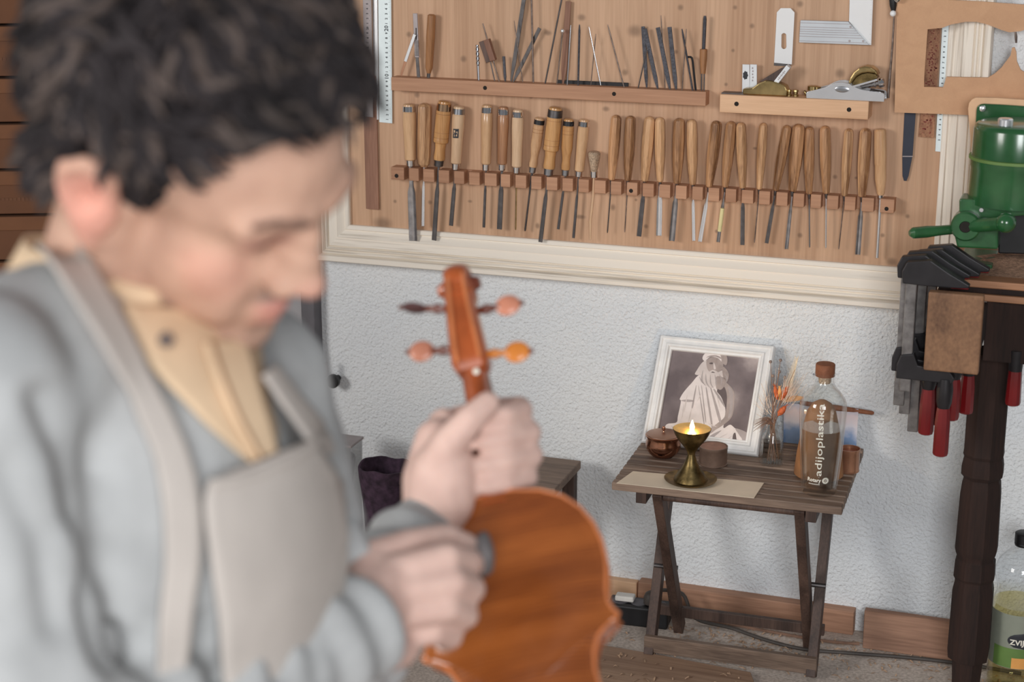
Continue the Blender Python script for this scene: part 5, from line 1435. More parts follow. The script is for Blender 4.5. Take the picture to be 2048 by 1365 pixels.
# ------------------------------------------------------------------ odds and ends round the room
def build_misc():
    # leaning board and plank on the floor
    a, b = W(1733, 1222, .035), W(1915, 1236, .035)
    single('leaning_board', 'short wide wooden board propped against the wall by the bench leg', 'board', MB().prism([(a.x, -.062, .001), (b.x, -.062, .001), (b.x, -.036, a.z), (a.x - .004, -.036, a.z)], YV * .018), 'base_wood', (a.x, -.05, 0), None, 0, .0015)
    pts = [(-1.15, -.235), (-.80, -.247), (-.60, -.262), (-.585, -.30), (-.60, -.325), (-.575, -.36), (-.59, -.46), (-1.15, -.45)]
    single('floor_plank', 'weathered brown plank lying flat on the floor under the folding table', 'plank', MB().prism([(x, y, .0005) for x, y in pts], ZV * .010), 'floor_plank', (-.85, -.35, 0), None, 0, .001)
    # power strip with plug and cables
    a, b = Z(1222, 1250), Z(1322, 1262)
    c = (a + b) / 2
    d = (b - a).normalized()
    n_ = Vector((-d.y, d.x, 0))
    c = c + n_ * .03
    t = thing('power_strip', 'black power strip on the floor at the left foot of the folding table', 'power strip', c)
    part(t, 'body', MB().box(c + ZV * .022, d * .065, n_ * .027, ZV * .022), 'black', 0, .004)
    for k in (-1, 0, 1):
        part(t, 'socket', MB().lathe(c + d * (.04 * k) + ZV * .0435, ZV, [(0, .018), (.0014, .018), (.0015, .014)], 20), 'dark_trim')
    p = c + d * .025 + ZV * .046
    pl = thing('power_plug', 'dark plug with cable pushed into the black power strip', 'plug', p)
    part(pl, 'plug_body', MB().lathe(p, ZV, [(0, .016), (.012, .016), (.022, .012), (.026, .006)], 16), 'cord')
    w = [p + ZV * .022, p + ZV * .032 + XV * .02, p + Vector((.06, .03, .016)), Vector((-.76, -.06, .012)), Vector((-.68, -.07, .006)), Vector((-.60, -.10, .005)), Vector((-.52, -.115, .005)), Vector((-.42, -.10, .005)), Vector((-.33, -.085, .005)), Vector((-.22, -.075, .005)), Vector((-.1, -.08, .005))]
    part(pl, 'cable', MB().tube(bez(w, 60), .004, 8), 'cord')
    p2 = c - d * .03 + ZV * .0462
    single('white_plug', 'dusty white plug lying on the left end of the power strip', 'plug', MB().box(p2 + ZV * .006, d * .02, n_ * .012, ZV * .006), 'plug_white', p2, None, 0, .003)
    w = [Vector((-.93, -.02, .004)), Vector((-.80, -.035, .004)), Vector((-.66, -.05, .004)), Vector((-.5, -.06, .0035)), Vector((-.42, -.05, .0035))]
    single('thin_cable', 'thin brown cable running along the skirting behind the folding table', 'cable', MB().tube(bez(w, 30), .003, 8), 'stem_brown', w[0])
    # shavings: curled chips on the floor
    rnd = random.Random(8)
    mb = MB()
    for k in range(620):
        x = rnd.uniform(-.95, .1)
        y = rnd.uniform(-.42, -.03) if k % 3 else rnd.uniform(-.14, -.05)
        a = rnd.uniform(0, 6.28)
        l, wd = rnd.uniform(.003, .010), rnd.uniform(.0008, .002)
        d = Vector((math.cos(a), math.sin(a), 0))
        q = Vector((-d.y, d.x, 0))
        z = .0008 + (.0105 if (x < -.585 and y < -.235) else 0)
        c0 = Vector((x, y, z))
        mb.add([c0 - d * l - q * wd, c0 - d * l + q * wd, c0 + q * wd + ZV * rnd.uniform(.001, .004), c0 - q * wd + ZV * rnd.uniform(.001, .004), c0 + d * l + q * wd, c0 + d * l - q * wd], [(0, 1, 2, 3), (3, 2, 4, 5)])
    single('wood_shavings', 'pale wood shavings scattered over the floor near the wall', 'shavings', mb, 'shaving', (0, 0, 0), None, 0, 0, 'stuff')
    # knob on the wall beside the dark strip
    c = W(664, 764, 0)
    c = W(664, 764, .012)
    t = thing('door_stop', 'round black door stop on the wall beside the dark grey strip', 'door stop', c)
    p = Vector((c.x, WY, c.z))
    part(t, 'stem', MB().lathe(p, OUT, [(0, .007), (.03, .007)], 14), 'black')
    part(t, 'disc', MB().lathe(p + OUT * .022, OUT, [(0, .013), (.001, .0155), (.010, .0155), (.012, .013)], 24), 'black')
    q = W(652, 740, .02)
    single('cable_tag', 'small pale plastic tag on the dark grey strip above the door stop', 'tag', MB().box(q, XV * .003, YV * .002, ZV * .018), 'ruler_grey', q, None, 0, .0006)
    # low stool behind the violin, felt basket and plastic bin on the floor
    z0 = W(1112, 976, .2).z
    x1 = W(1112, 980, .2).x
    t = thing('low_stool', 'low plain brown wooden stool half hidden behind the violin', 'stool', (x1 - .12, -.13, 0))
    part(t, 'seat', MB().bx(x1 - .24, x1, -.205, -.03, z0 - .018, z0), 'table_wood', 0, .002)
    part(t, 'rail', MB().bx(x1 - .22, x1 - .02, -.195, -.18, z0 - .06, z0 - .018), 'table_leg', 0, .002)
    for sx in (x1 - .22, x1 - .02):
        for sy in (-.19, -.045):
            part(t, 'leg', MB().bx(sx - .013, sx + .013, sy - .013, sy + .013, 0, z0 - .018), 'table_leg', 0, .002)
    g = W(770, 985, .12)
    g.z = 0
    zr = W(770, 931, .12).z
    r = 52 * mpp(g)
    prof = [(0, r * .62), (.006, r * .70), (zr * .4, r * .76), (zr * .75, r * .86), (zr * .93, r * .98), (zr, r * 1.0), (zr, r * .92), (zr * .8, r * .82), (zr * .3, r * .66), (zr * .29, .001)]
    mb = MB().lathe(g, ZV, prof, 36)
    for v in mb.v:
        if v.z > zr * .9:
            v.z += .003 * math.sin(3 * math.atan2(v.y - g.y, v.x - g.x)) + .0015 * math.sin(7 * math.atan2(v.y - g.y, v.x - g.x))
    t = thing('felt_basket', 'dark purple felt basket with painted shade inside behind the violin', 'basket', g)
    part(t, 'felt_wall', mb, 'felt', 60)
    part(t, 'inside_shade', MB().lathe(g + ZV * zr * .45, ZV, [(0, r * .6), (zr * .2, r * .76), (zr * .28, r * .80)], 30), 'hole')  # near-black plug painted in for the shade inside the basket
    g = W(688, 930, .12)
    g.z = 0
    zr = W(690, 880, .12).z
    t = thing('plastic_bin', 'cloudy transparent plastic bin between the man and the felt basket', 'bin', g)
    part(t, 'bin_body', MB().lathe(g, ZV, [(0, .034), (.002, .036), (zr, .044), (zr, .0425), (.003, .0345)], 4, math.pi / 4), 'plastic_tub', 20, .003)
    part(t, 'bin_rim', MB().lathe(g + ZV * (zr - .006), ZV, [(0, .044), (.0005, .047), (.006, .047), (.0065, .043)], 4, math.pi / 4), 'ruler_grey', 20, .001)
    # stack of cardboard boxes at the left
    yaw = math.radians(24)
    ux = Vector((math.cos(yaw), math.sin(yaw), 0))
    uy = Vector((-math.sin(yaw), math.cos(yaw), 0))
    c = Vector((-2.24, -.27, 0))
    zs = [.0, .36, .60, .745, .841, .935, 1.03, 1.122, 1.226, 1.335]
    labs = ['large plain cardboard box at the bottom of the stack on the left', 'large cardboard box second from the bottom of the left stack', 'cardboard box just below the jacket collar at the far left', 'flat cardboard box behind the back of the neck', 'flat cardboard box with faint printing level with the ear', 'flat cardboard box level with the back of the hair',
            'flat cardboard box with a wide lid at the left edge', 'flat cardboard box second from the top at the left edge', 'topmost visible cardboard box in the left corner']
    for k in range(9):
        h = zs[k + 1] - zs[k]
        jx = random.Random(k).uniform(-.008, .008)
        cc = c + ux * jx + ZV * (zs[k] + .0005)
        t = thing('cardboard_box', labs[k], 'box', cc, 'cardboard boxes stacked on the left')
        part(t, 'carton', MB().box(cc + ZV * (h / 2 - .002), ux * .22, uy * .15, ZV * (h / 2 - .004)), 'cardboard', 0, .002)
        if k > 1:
            part(t, 'lid', MB().box(cc + ZV * (h - .018), ux * .223, uy * .153, ZV * .0145), 'cardboard_lid', 0, .002)
        if k in (4, 7):
            g = MB()
            rnd = random.Random(k)
            for j in range(11):
                g.box(cc - uy * .1504 + ux * (.02 + j * .008) + ZV * (h * .35), ux * .0028, uy * .0003, ZV * rnd.uniform(.002, .004))
            part(t, 'print', g, 'cardboard_ink', 0)

def bez(pts, n):                            # Catmull-Rom through points
    P = [pts[0]] + list(pts) + [pts[-1]]
    out = []
    m = len(pts) - 1
    for k in range(n + 1):
        u = k / n * m
        i = min(int(u), m - 1)
        f = u - i
        a, b, c, d = P[i], P[i + 1], P[i + 2], P[i + 3]
        out.append(.5 * ((2 * b) + (c - a) * f + (2 * a - 5 * b + 4 * c - d) * f * f + (3 * b - a - 3 * c + d) * f ** 3))
    return out

# ------------------------------------------------------------------ the violin
VB = Q(985, 988, 1.585)                     # top of the violin body
_a = (CR * .2 - CU * .98).normalized()
_tl = math.radians(25)
VA = (_a * math.cos(_tl) - CF * math.sin(_tl)).normalized()          # down the body
VV = (CR - VA * CR.dot(VA)).normalized()
VN = VV.cross(VA).normalized()
if VN.dot(CF) > 0:
    VN = -VN                                # back of the violin faces the camera
_q = Quaternion(VA, math.radians(-11))
if (_q @ VN).dot(CR) > VN.dot(CR):
    _q = Quaternion(VA, math.radians(11))
VV, VN = _q @ VV, _q @ VN
VS = 1.05e-3
def VP(u, v, w):                            # violin millimetres -> world
    return VB + VA * (u * VS) + VV * (v * VS) + VN * (w * VS)
OUTL = [(0, 0), (1.5, 18), (7, 40), (17, 58), (31, 71), (47, 79), (63, 82.5), (78, 83), (92, 81), (106, 77.5), (116, 77), (124, 80), (128, 83.5), (131, 81), (134, 72), (142, 63), (155, 57), (168, 55), (182, 56),
        (196, 60), (208, 66), (218, 75), (225, 85), (229, 91), (233, 91), (240, 89), (252, 93), (270, 100), (288, 103), (305, 101), (322, 92), (336, 77), (346, 57), (352, 35), (355, 12), (355, 0)]
def smooth_outline():
    o = []
    for (u0, v0), (u1, v1) in zip(OUTL, OUTL[1:]):
        o += [(u0, v0), ((u0 + u1) / 2, (v0 + v1) / 2)]
    o.append(OUTL[-1])
    return o + [(u, -v) for u, v in reversed(o[1:-1])]
def set_uv(o, fn):
    me = o.data
    uv = me.uv_layers.new(name='UVMap')
    for lp in me.loops:
        uv.data[lp.index].uv = fn(me.vertices[lp.vertex_index].co + ROOT[o.name])
def build_violin():
    t = thing('violin', 'reddish-brown varnished violin without strings, back turned to the viewer, held by its neck', 'violin', VP(355, 0, -15))
    ol = smooth_outline()
    n = len(ol)
    def plate(w0, sgn, arch):
        vs_, fs = [], []
        rings = [(1.0, -3.5), (1.0, 0), (.985, .8), (.95, .6), (.9, 2.2), (.8, 6), (.65, 9.8), (.45, 12.6), (.22, 14)]
        for s, h in rings:
            for (u, v) in ol:
                vs_.append(VP(178 + (u - 178) * (1 - (1 - s) * (1.0)), v * s, w0 + sgn * (h if h <= .8 else h * arch)))
        for j in range(len(rings) - 1):
            for i in range(n):
                fs.append((j * n + i, j * n + (i + 1) % n, (j + 1) * n + (i + 1) % n, (j + 1) * n + i))
        c = len(vs_)
        vs_.append(VP(178, 0, w0 + sgn * 14.3 * arch))
        for i in range(n):
            fs.append(((len(rings) - 1) * n + i, (len(rings) - 1) * n + (i + 1) % n, c))
        return MB().add(vs_, fs + [tuple(range(n))])
    uvf = lambda p: (((p - VB).dot(VA)) / .1, ((p - VB).dot(VV)) / .6)
    b = part(t, 'back_plate', plate(0, 1, 1.0), 'varnish', 60)
    set_uv(b, uvf)
    b = part(t, 'top_plate', plate(-36, -1, 1.0), 'varnish', 60)
    set_uv(b, uvf)
    rib = [(178 + (u - 178) * .985, v * .965) for u, v in ol]
    vs_ = [VP(u, v, -3) for u, v in rib] + [VP(u, v, -33) for u, v in rib]
    part(t, 'ribs', MB().add(vs_, [(i, (i + 1) % n, (i + 1) % n + n, i + n) for i in range(n)]), 'varnish_neck', 30)
    # purfling edge highlight: pale rim on the back edge
    part(t, 'edge_binding', MB().tube([VP(u, v * 1.004, -1.6) for u, v in ol] + [VP(ol[0][0], ol[0][1], -1.6)], 2.2 * VS, 6), 'varnish_edge', 50)
    btn = [VP(9 - 17 * math.sin(a), 11.5 * math.cos(a), -3.5) for a in [math.pi * k / 10 for k in range(11)]]
    part(t, 'button', MB().prism(btn, VN * 4.2 * VS), 'varnish_neck', 30)
    nk = []
    for u, hw, top, dep in ((4, 16, -30, 28), (-8, 15.5, -30, 24), (-22, 14.5, -31, 20), (-60, 13.5, -32, 18), (-110, 12.3, -33, 17), (-132, 12, -34, 17)):
        nk.append([VP(u, hw * math.cos(a), top + dep * math.sin(a)) for a in [math.pi * k / 10 for k in range(11)]])
    mb = MB().grid(nk)
    m_ = len(nk)
    mb.f += [tuple(i for i in range(11)), tuple((m_ - 1) * 11 + i for i in range(11))]
    for j in range(m_ - 1):
        mb.f.append((j * 11, j * 11 + 10, (j + 1) * 11 + 10, (j + 1) * 11))
    part(t, 'neck', mb, 'varnish_neck', 40)
    fb = [VP(-132, -12, -34.5), VP(-132, 12, -34.5), VP(136, 21, -52), VP(136, -21, -52)]
    part(t, 'fingerboard', MB().prism(fb, -VN * 6 * VS), 'ebony', 0, .001)
    # pegbox, tapering and curving back into the scroll
    def ring(u, w, hw, hh):
        return [VP(u, hw * x, w + hh * y) for x, y in ((-1, -1), (1, -1), (1, .55), (.72, 1), (-.72, 1), (-1, .55))]
    rows = [ring(u, w, hw, hh) for u, w, hw, hh in ((-128, -26, 13.5, 9.5), (-136, -24.5, 17, 13), (-150, -24, 16.5, 13), (-168, -25, 15.5, 12), (-186, -28, 14.5, 11), (-204, -31, 13.5, 10), (-222, -34, 13, 9))]
    mb = MB()
    for r_ in rows:
        mb.v += r_
    for j in range(len(rows) - 1):
        for i in range(6):
            mb.f.append((j * 6 + i, j * 6 + (i + 1) % 6, (j + 1) * 6 + (i + 1) % 6, (j + 1) * 6 + i))
    mb.f += [tuple(range(6)), tuple((len(rows) - 1) * 6 + i for i in range(6))]
    part(t, 'pegbox', mb, 'varnish_neck', 30)
    for sx in (-1, 1):                      # fluted rails along the back of the pegbox
        part(t, 'flute_edge', MB().tube([VP(u, sx * hw * .62, w) for u, w, hw in ((-134, -11, 17), (-152, -10.5, 16.5), (-170, -12.5, 15), (-188, -16.5, 13.5), (-208, -21, 12), (-230, -27, 11), (-244, -40, 10))], 2.0 * VS, 8), 'varnish_edge')
    sp = []
    rad = []
    for k in range(60):
        a = k / 59 * math.pi * 2 * 1.6
        r_ = 21 - 15.5 * k / 59
        sp.append((-226 - r_ * math.cos(a + 2.2) * 1.0, -42 + r_ * math.sin(a + 2.2) * 1.0))
        rad.append((15.0 - 6 * k / 59))
    part(t, 'scroll', MB().tube([VP(u, 0, w) for u, w in sp], [q * VS for q in rad], 14, .5, side=VV), 'varnish_neck', 50)
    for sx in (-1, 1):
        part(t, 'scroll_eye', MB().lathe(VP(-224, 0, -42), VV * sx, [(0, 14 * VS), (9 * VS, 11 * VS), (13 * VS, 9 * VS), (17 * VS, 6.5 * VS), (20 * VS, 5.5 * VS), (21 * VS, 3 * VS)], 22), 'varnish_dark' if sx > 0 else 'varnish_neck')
    for (u, uh, sx, mat, edge) in ((-146, -136, 1, 'peg_amber', 0), (-148, -160, -1, 'peg_pink', 0), (-190, -186, 1, 'peg_pink', 0), (-190, -207, -1, 'peg_dark', 1)):
        w = -24 if u > -170 else -28
        a0, c = VP(u, -10 * sx, w), VP(uh, sx * 43, w)
        d = (c - a0).normalized()
        p = part(t, 'peg', MB().lathe(a0, d, [(0, 2.8 * VS), (22 * VS, 3.4 * VS), (30 * VS, 3.8 * VS), (32 * VS, 4.8 * VS), (35 * VS, 4.8 * VS), (37 * VS, 3.4 * VS), (46 * VS, 2.8 * VS)], 14), 'varnish_dark' if mat != 'peg_amber' else 'peg_amber')
        e2 = d.cross(VN).normalized()
        ax = VN
        if edge:
            e2, ax = VN, e2
        part(p, 'peg_head', MB().ell(c, d * 12 * VS, e2 * 10.5 * VS, ax * 3.6 * VS, 22, 10), mat)
        part(p, 'peg_pip', MB().ball(c + d * 13 * VS, 2.6 * VS, 10, 6), 'varnish_dark')
    part(t, 'neck_dot', MB().ell(VP(-124, 4, -17.0), VV * 3 * VS, VA * 3 * VS, VN * 1.2 * VS), 'white_dot')
    part(t, 'tailpiece', MB().prism([VP(248, -10, -56), VP(248, 10, -56), VP(350, 20, -44), VP(350, -20, -44)], -VN * 6 * VS), 'ebony', 0, .001)

# ------------------------------------------------------------------ the man
HR = Matrix(((0.8227, 0.2395, 0.5156), (-0.0741, 0.9443, -0.3205), (-0.5637, 0.2255, 0.7946)))
HT = Vector((-0.5825, -2.3518, 1.3749))
def HP(x, y, z):
    return HT + HR @ Vector((x, y, z))
def HV(x, y, z):
    return HR @ Vector((x, y, z))
def hell(mb, c, r, rot=None, n=20, m=12):
    ax, ay, az = Vector((r[0], 0, 0)), Vector((0, r[1], 0)), Vector((0, 0, r[2]))
    if rot is not None:
        ax, ay, az = rot @ ax, rot @ ay, rot @ az
    return mb.ell(HP(*c), HR @ ax, HR @ ay, HR @ az, n, m)
def remesh(mb, voxel, smooth_it, fac=0.5):
    me = mb.mesh('tmp')
    o = bpy.data.objects.new('tmp', me)
    COL.objects.link(o)
    r = o.modifiers.new('r', 'REMESH')
    r.mode, r.voxel_size, r.use_smooth_shade = 'VOXEL', voxel, True
    if smooth_it:
        s = o.modifiers.new('s', 'SMOOTH')
        s.factor, s.iterations = fac, smooth_it
    dg = bpy.context.evaluated_depsgraph_get()
    out = bpy.data.meshes.new_from_object(o.evaluated_get(dg))
    bpy.data.objects.remove(o)
    bpy.data.meshes.remove(me)
    return out
def get_co(me):
    a = np.empty(len(me.vertices) * 3)
    me.vertices.foreach_get('co', a)
    return a.reshape(-1, 3)
def put_co(me, a):
    me.vertices.foreach_set('co', a.ravel())
    me.update()

RSH, LSH = Q(-55, 800, 1.06), Q(492, 765, 1.385)
MS = (RSH + LSH) / 2
SHD = (LSH - RSH).normalized()
FWD = Vector((SHD.y, -SHD.x, 0)).normalized()
SUP = FWD.cross(SHD).normalized()
if SUP.z < 0:
    SUP = -SUP
RELB, LELB = Q(60, 1560, 1.06), Q(660, 1330, 1.38)
RWR, LWR = Q(690, 1268, 1.30), Q(868, 1045, 1.60)
NB = MS + ZV * .035 - FWD * .015
PEL = MS + Vector((0, 0, -.52)) - FWD * .03
KNR, KNL = PEL + FWD * .40 - SHD * .15 + ZV * -.10, PEL + FWD * .42 + SHD * .15 + ZV * -.10
ANR, ANL = Vector((KNR.x - .05, KNR.y, .09)), Vector((KNL.x - .05, KNL.y, .09))

def body_prims():
    mb = MB()
    # head
    hell(mb, (-.006, 0, .052), (.096, .074, .082))
    hell(mb, (.040, 0, .045), (.060, .064, .066))
    hell(mb, (.040, 0, -.030), (.054, .056, .080))
    hell(mb, (.060, 0, -.055), (.038, .040, .046))
    hell(mb, (.080, 0, -.048), (.019, .028, .026))
    hell(mb, (.080, 0, -.120), (.022, .028, .020))
    hell(mb, (.054, 0, -.100), (.040, .046, .036))
    hell(mb, (.077, 0, -.086), (.024, .033, .030))
    for s in (-1, 1):
        mb.chain([HP(-.002, .058 * s, -.005), HP(.004, .057 * s, -.068), HP(.040, .044 * s, -.110), HP(.076, .014 * s, -.123)], [.016, .020, .020, .019])
        hell(mb, (.056, .039 * s, -.014), (.028, .0185, .030))
        mb.chain([HP(.080, .048 * s, .040), HP(.090, .028 * s, .048), HP(.095, .008 * s, .045)], [.010, .011, .010])
        hell(mb, (.0785, .031 * s, .023), (.0135, .0145, .012))
        hell(mb, (.101, .0150 * s, -.016), (.0125, .0080, .0085))
        mb.chain([HP(.085, .024 * s, -.0495), HP(.0965, .011 * s, -.0455), HP(.101, 0, -.0455)], [.004, .0055, .006])
        mb.chain([HP(.085, .024 * s, -.051), HP(.0945, .011 * s, -.0565), HP(.098, 0, -.0575)], [.004, .0062, .007])
        # ears
        rot = Matrix.Rotation(math.radians(-14), 3, 'Y') @ Matrix.Rotation(math.radians(-24 * s), 3, 'Z')
        hell(mb, (-.008, .082 * s, .003), (.018, .0065, .030), rot)
        mb.chain([HP(.005, .076 * s, .010), HP(.002, .084 * s, .029), HP(-.013, .091 * s, .035), HP(-.027, .093 * s, .021), HP(-.026, .090 * s, .002), HP(-.014, .083 * s, -.020), HP(-.003, .077 * s, -.033)], [.004, .0055, .0056, .0056, .0050, .0052, .0078])
        mb.chain([HP(0, .076 * s, -.004), HP(.001, .076 * s, .006)], [.006, .005])
    for c, r in (((.088, 0, .036), (.016, .0115, .014)), ((.092, 0, .020), (.0185, .0125, .014)), ((.096, 0, .005), (.0205, .0145, .013)), ((.099, 0, -.008), (.0225, .0165, .013)), ((.112, 0, -.011), (.0135, .0125, .0115))):
        hell(mb, c, r)
    for s in (-1, 1):
        mb.chain([HP(.066, .033 * s, -.012), HP(.076, .028 * s, -.030), HP(.074, .031 * s, -.052)], [.015, .014, .015])
    # neck and trunk (inside the clothes)
    mb.chain([HP(-.028, 0, -.010), HP(-.022, 0, -.070), NB], [.062, .056, .060], 20)
    mb.chain([HP(.015, 0, -.075), NB + FWD * .03], [.040, .045], 16)
    mb.chain([RSH, NB - ZV * .03, LSH], [.045, .06, .045], 16)
    mb.ell(MS - ZV * .13, FWD * .085, SHD * .15, ZV * .17, 24, 14)
    mb.ell(MS - ZV * .34, FWD * .085, SHD * .13, ZV * .20, 24, 14)
    mb.ell(PEL, FWD * .10, SHD * .15, ZV * .10, 24, 14)
    mb.chain([RSH, RELB, RWR], [.045, .036, .029], 16)
    mb.chain([LSH, LELB, LWR], [.045, .036, .029], 16)
    for k, a, sg in ((KNR, ANR, -1), (KNL, ANL, 1)):
        mb.chain([PEL + SHD * .09 * sg, k, a], [.075, .052, .036], 16)
        mb.chain([a - ZV * .03, a - ZV * .055 + FWD * .15], [.034, .026], 12)
    # right hand: loose fist rubbing the violin
    RM = [Q(785, 1142, 1.36), Q(772, 1188, 1.35), Q(758, 1234, 1.35), Q(746, 1278, 1.36)]
    palm = [RWR, RWR.lerp(RM[0], .5), RWR.lerp(RM[3], .5)]
    for m_ in RM:
        mb.chain([RWR, RWR.lerp(m_, .55), m_], [.027, .0175, .0122], 14)
        mb.chain([RWR + CF * .018, RWR.lerp(m_, .6) + CF * .022, m_ + CF * .024], [.022, .017, .012], 14)
    fr = [[RM[0], Q(893, 1112, 1.375), Q(940, 1122, 1.42), Q(948, 1132, 1.452)],
          [RM[1], Q(905, 1164, 1.37), Q(946, 1178, 1.41), Q(938, 1190, 1.445)],
          [RM[2], Q(893, 1216, 1.37), Q(934, 1232, 1.41), Q(918, 1242, 1.445)],
          [RM[3], Q(862, 1266, 1.38), Q(904, 1276, 1.415), Q(890, 1284, 1.445)]]
    for f, r in zip(fr, (.0112, .0116, .0112, .0102)):
        mb.chain(f, [r * 1.12, r, r * .94, r * .86], 14)
    mb.chain([RWR + (RM[0] - RWR) * .25, Q(735, 1128, 1.375), Q(815, 1088, 1.40), Q(890, 1074, 1.43), Q(935, 1090, 1.455)], [.022, .018, .0122, .0112, .0096], 14)
    mb.chain([RWR, Q(730, 1300, 1.335), Q(800, 1296, 1.37)], [.030, .026, .016], 14)
    mb.chain([RWR, Q(740, 1230, 1.335), Q(790, 1200, 1.36)], [.028, .024, .018], 14)
    # left hand wrapped round the neck of the violin
    c0 = VP(-112, 0, -26)
    ys = [822, 868, 914, 958]
    LM = [Q(892, 845, 1.675), Q(886, 888, 1.675), Q(884, 932, 1.67), Q(886, 972, 1.66)]
    for m_ in LM:
        mb.chain([LWR, LWR.lerp(m_, .55), m_], [.028, .019, .0125], 14)
        mb.chain([LWR - CF * .015, LWR.lerp(m_, .6) - CF * .030, m_ - CF * .045], [.024, .020, .016], 14)
    mb.chain([LWR, Q(892, 1000, 1.58), Q(900, 930, 1.58)], [.029, .027, .022], 14)
    mb.chain([LWR, Q(860, 960, 1.60), Q(872, 880, 1.61)], [.029, .026, .020], 14)
    for k, y in enumerate(ys):
        r = (.0106, .0112, .0110, .0100)[k]
        ex = (1040, 1056, 1060, 1052)[k]
        mb.chain([LM[k], Q(965, y - 2, 1.690), Q(ex, y - 8, 1.672), Q(ex + 4, y - 2, 1.615), Q(1010, y + 8, 1.588), Q(968, y + 16, 1.585)], [r * 1.15, r * 1.05, r, r, r * .95, r * .85], 14)
    mb.chain([LWR - CF * .02, Q(872, 945, 1.585), Q(900, 885, 1.568), Q(942, 838, 1.562), Q(976, 806, 1.57)], [.027, .024, .0165, .0132, .0112], 14)
    return mb

def build_person():
    t = thing('person', 'man with dark wavy hair in grey sweater and beige apron, looking down at the violin', 'person', (PEL.x, PEL.y, 0))
    org = ROOT[t.name]
    me = remesh(body_prims(), .0034, 4, .5)
    co = get_co(me)
    no = np.empty(len(co) * 3)
    me.vertices.foreach_get('normal', no)
    no = no.reshape(-1, 3)
    Hi = np.array(HR.transposed())
    loc = (co - np.array(HT)) @ Hi.T
    def dent(c, r, depth):
        d = np.linalg.norm((loc - np.array(c)) / np.array(r), axis=1)
        k = np.clip(1 - d, 0, 1)
        k = k * k * (3 - 2 * k)
        return -no * (depth * k)[:, None]
    dl = np.zeros_like(co)
    for s in (-1, 1):
        dl += dent((.086, .019 * s, .030), (.018, .012, .012), .0030)      # inner eye corner
        dl += dent((.094, .031 * s, .022), (.014, .022, .0035), .0035)    # lash line
        dl += dent((.084, .046 * s, .026), (.014, .012, .012), .003)
        dl += dent((.110, .008 * s, -.023), (.008, .005, .005), .006)     # nostrils
        dl += dent((-.007, .090 * s, .006), (.013, .012, .017), .009)     # ear hollow
    dl += dent((.102, 0, -.0515), (.012, .024, .0026), .004)              # between the lips
    dl += dent((.096, 0, -.074), (.014, .022, .010), .003)
    co = co + dl
    ed = np.empty(len(me.edges) * 2, dtype=np.int64)
    me.edges.foreach_get('vertices', ed)
    ed = ed.reshape(-1, 2)
    mk = np.zeros(len(co))
    for s in (-1, 1):
        d = np.linalg.norm((loc - np.array((.050, .048 * s, -.035))) / np.array((.050, .040, .062)), axis=1)
        mk = np.maximum(mk, np.clip((1 - d) * 2.5, 0, 1))
    deg = np.bincount(ed.ravel(), minlength=len(co)).astype(float)
    for _ in range(28):
        acc = np.zeros_like(co)
        np.add.at(acc, ed[:, 0], co[ed[:, 1]])
        np.add.at(acc, ed[:, 1], co[ed[:, 0]])
        co = co + (acc / np.maximum(deg, 1)[:, None] - co) * (mk * .6)[:, None]
    loc = (co - np.array(HT)) @ Hi.T
    put_co(me, co - np.array(org))
    # skin tone per vertex: stubble, lips, flushed ear and nose, paler hands, eye and nostril shade
    skin = np.array(A(168, 135, 117)[:3])
    col = np.tile(skin, (len(co), 1))
    def blend(mask, c):
        nonlocal col
        col = col * (1 - mask[:, None]) + np.array(c[:3]) * mask[:, None]
    def blob(c, r, soft=.5):
        d = np.linalg.norm((loc - np.array(c)) / np.array(r), axis=1)
        return np.clip((1 - d) / soft, 0, 1)
    for s in (-1, 1):
        blend(blob((-.012, .085 * s, 0), (.035, .02, .045)) * .55, A(206, 138, 124))
        blend(blob((.07, .045 * s, -.015), (.03, .03, .03)) * .35, A(206, 148, 132))
        blend(blob((.088, .03 * s, .020), (.018, .026, .016)) * .5, A(164, 118, 106))  # skin darkened for the shade of the eye socket
        blend(blob((.092, .031 * s, .0215), (.016, .023, .0050), .6) * .85, A(96, 66, 58))
        blend(blob((.108, .008 * s, -.024), (.010, .008, .006)) * .7, A(120, 72, 62))  # nostril shade painted into the skin colour
    blend(blob((.118, 0, -.018), (.02, .02, .02)) * .4, A(210, 148, 136))
    jaw = np.maximum(blob((.050, 0, -.092), (.062, .066, .052), .5), blob((.098, 0, -.036), (.018, .03, .010), .5)) * (loc[:, 2] < -.026)
    blend(jaw * .75, A(112, 94, 86))
    blend(np.maximum(blob((.098, 0, -.0455), (.016, .026, .008)), blob((.096, 0, -.057), (.016, .024, .008))) * .6, A(188, 120, 112))
    hand = (np.linalg.norm(co - np.array(RWR), axis=1) < .17) | (np.linalg.norm(co - np.array(LWR), axis=1) < .2)
    blend(hand * .7, A(194, 167, 158))  # skin of the hands lightened for the strong light on them
    al = np.concatenate([col, np.ones((len(col), 1))], axis=1)
    ca = me.color_attributes.new('tone', 'FLOAT_COLOR', 'POINT')
    ca.data.foreach_set('color', al.astype(np.float32).ravel())
    bo = bpy.data.objects.new('body', me)
    COL.objects.link(bo)
    bo.parent = t
    ROOT[bo.name] = org
    me.materials.append(M['skin'])
    me.shade_smooth()
    bbv = BVHTree.FromPolygons([Vector(p) for p in co], [tuple(p.vertices) for p in me.polygons])
    def skin_at(p, lift):                   # head-local point pushed out to the skin
        c = HP(-.005, 0, .02)
        d = (HP(*p) - c).normalized()
        h = bbv.ray_cast(c + d * .14, -d)[0]
        return h + d * lift if h is not None else HP(*p)
    # eyebrows
    rnd = random.Random(5)
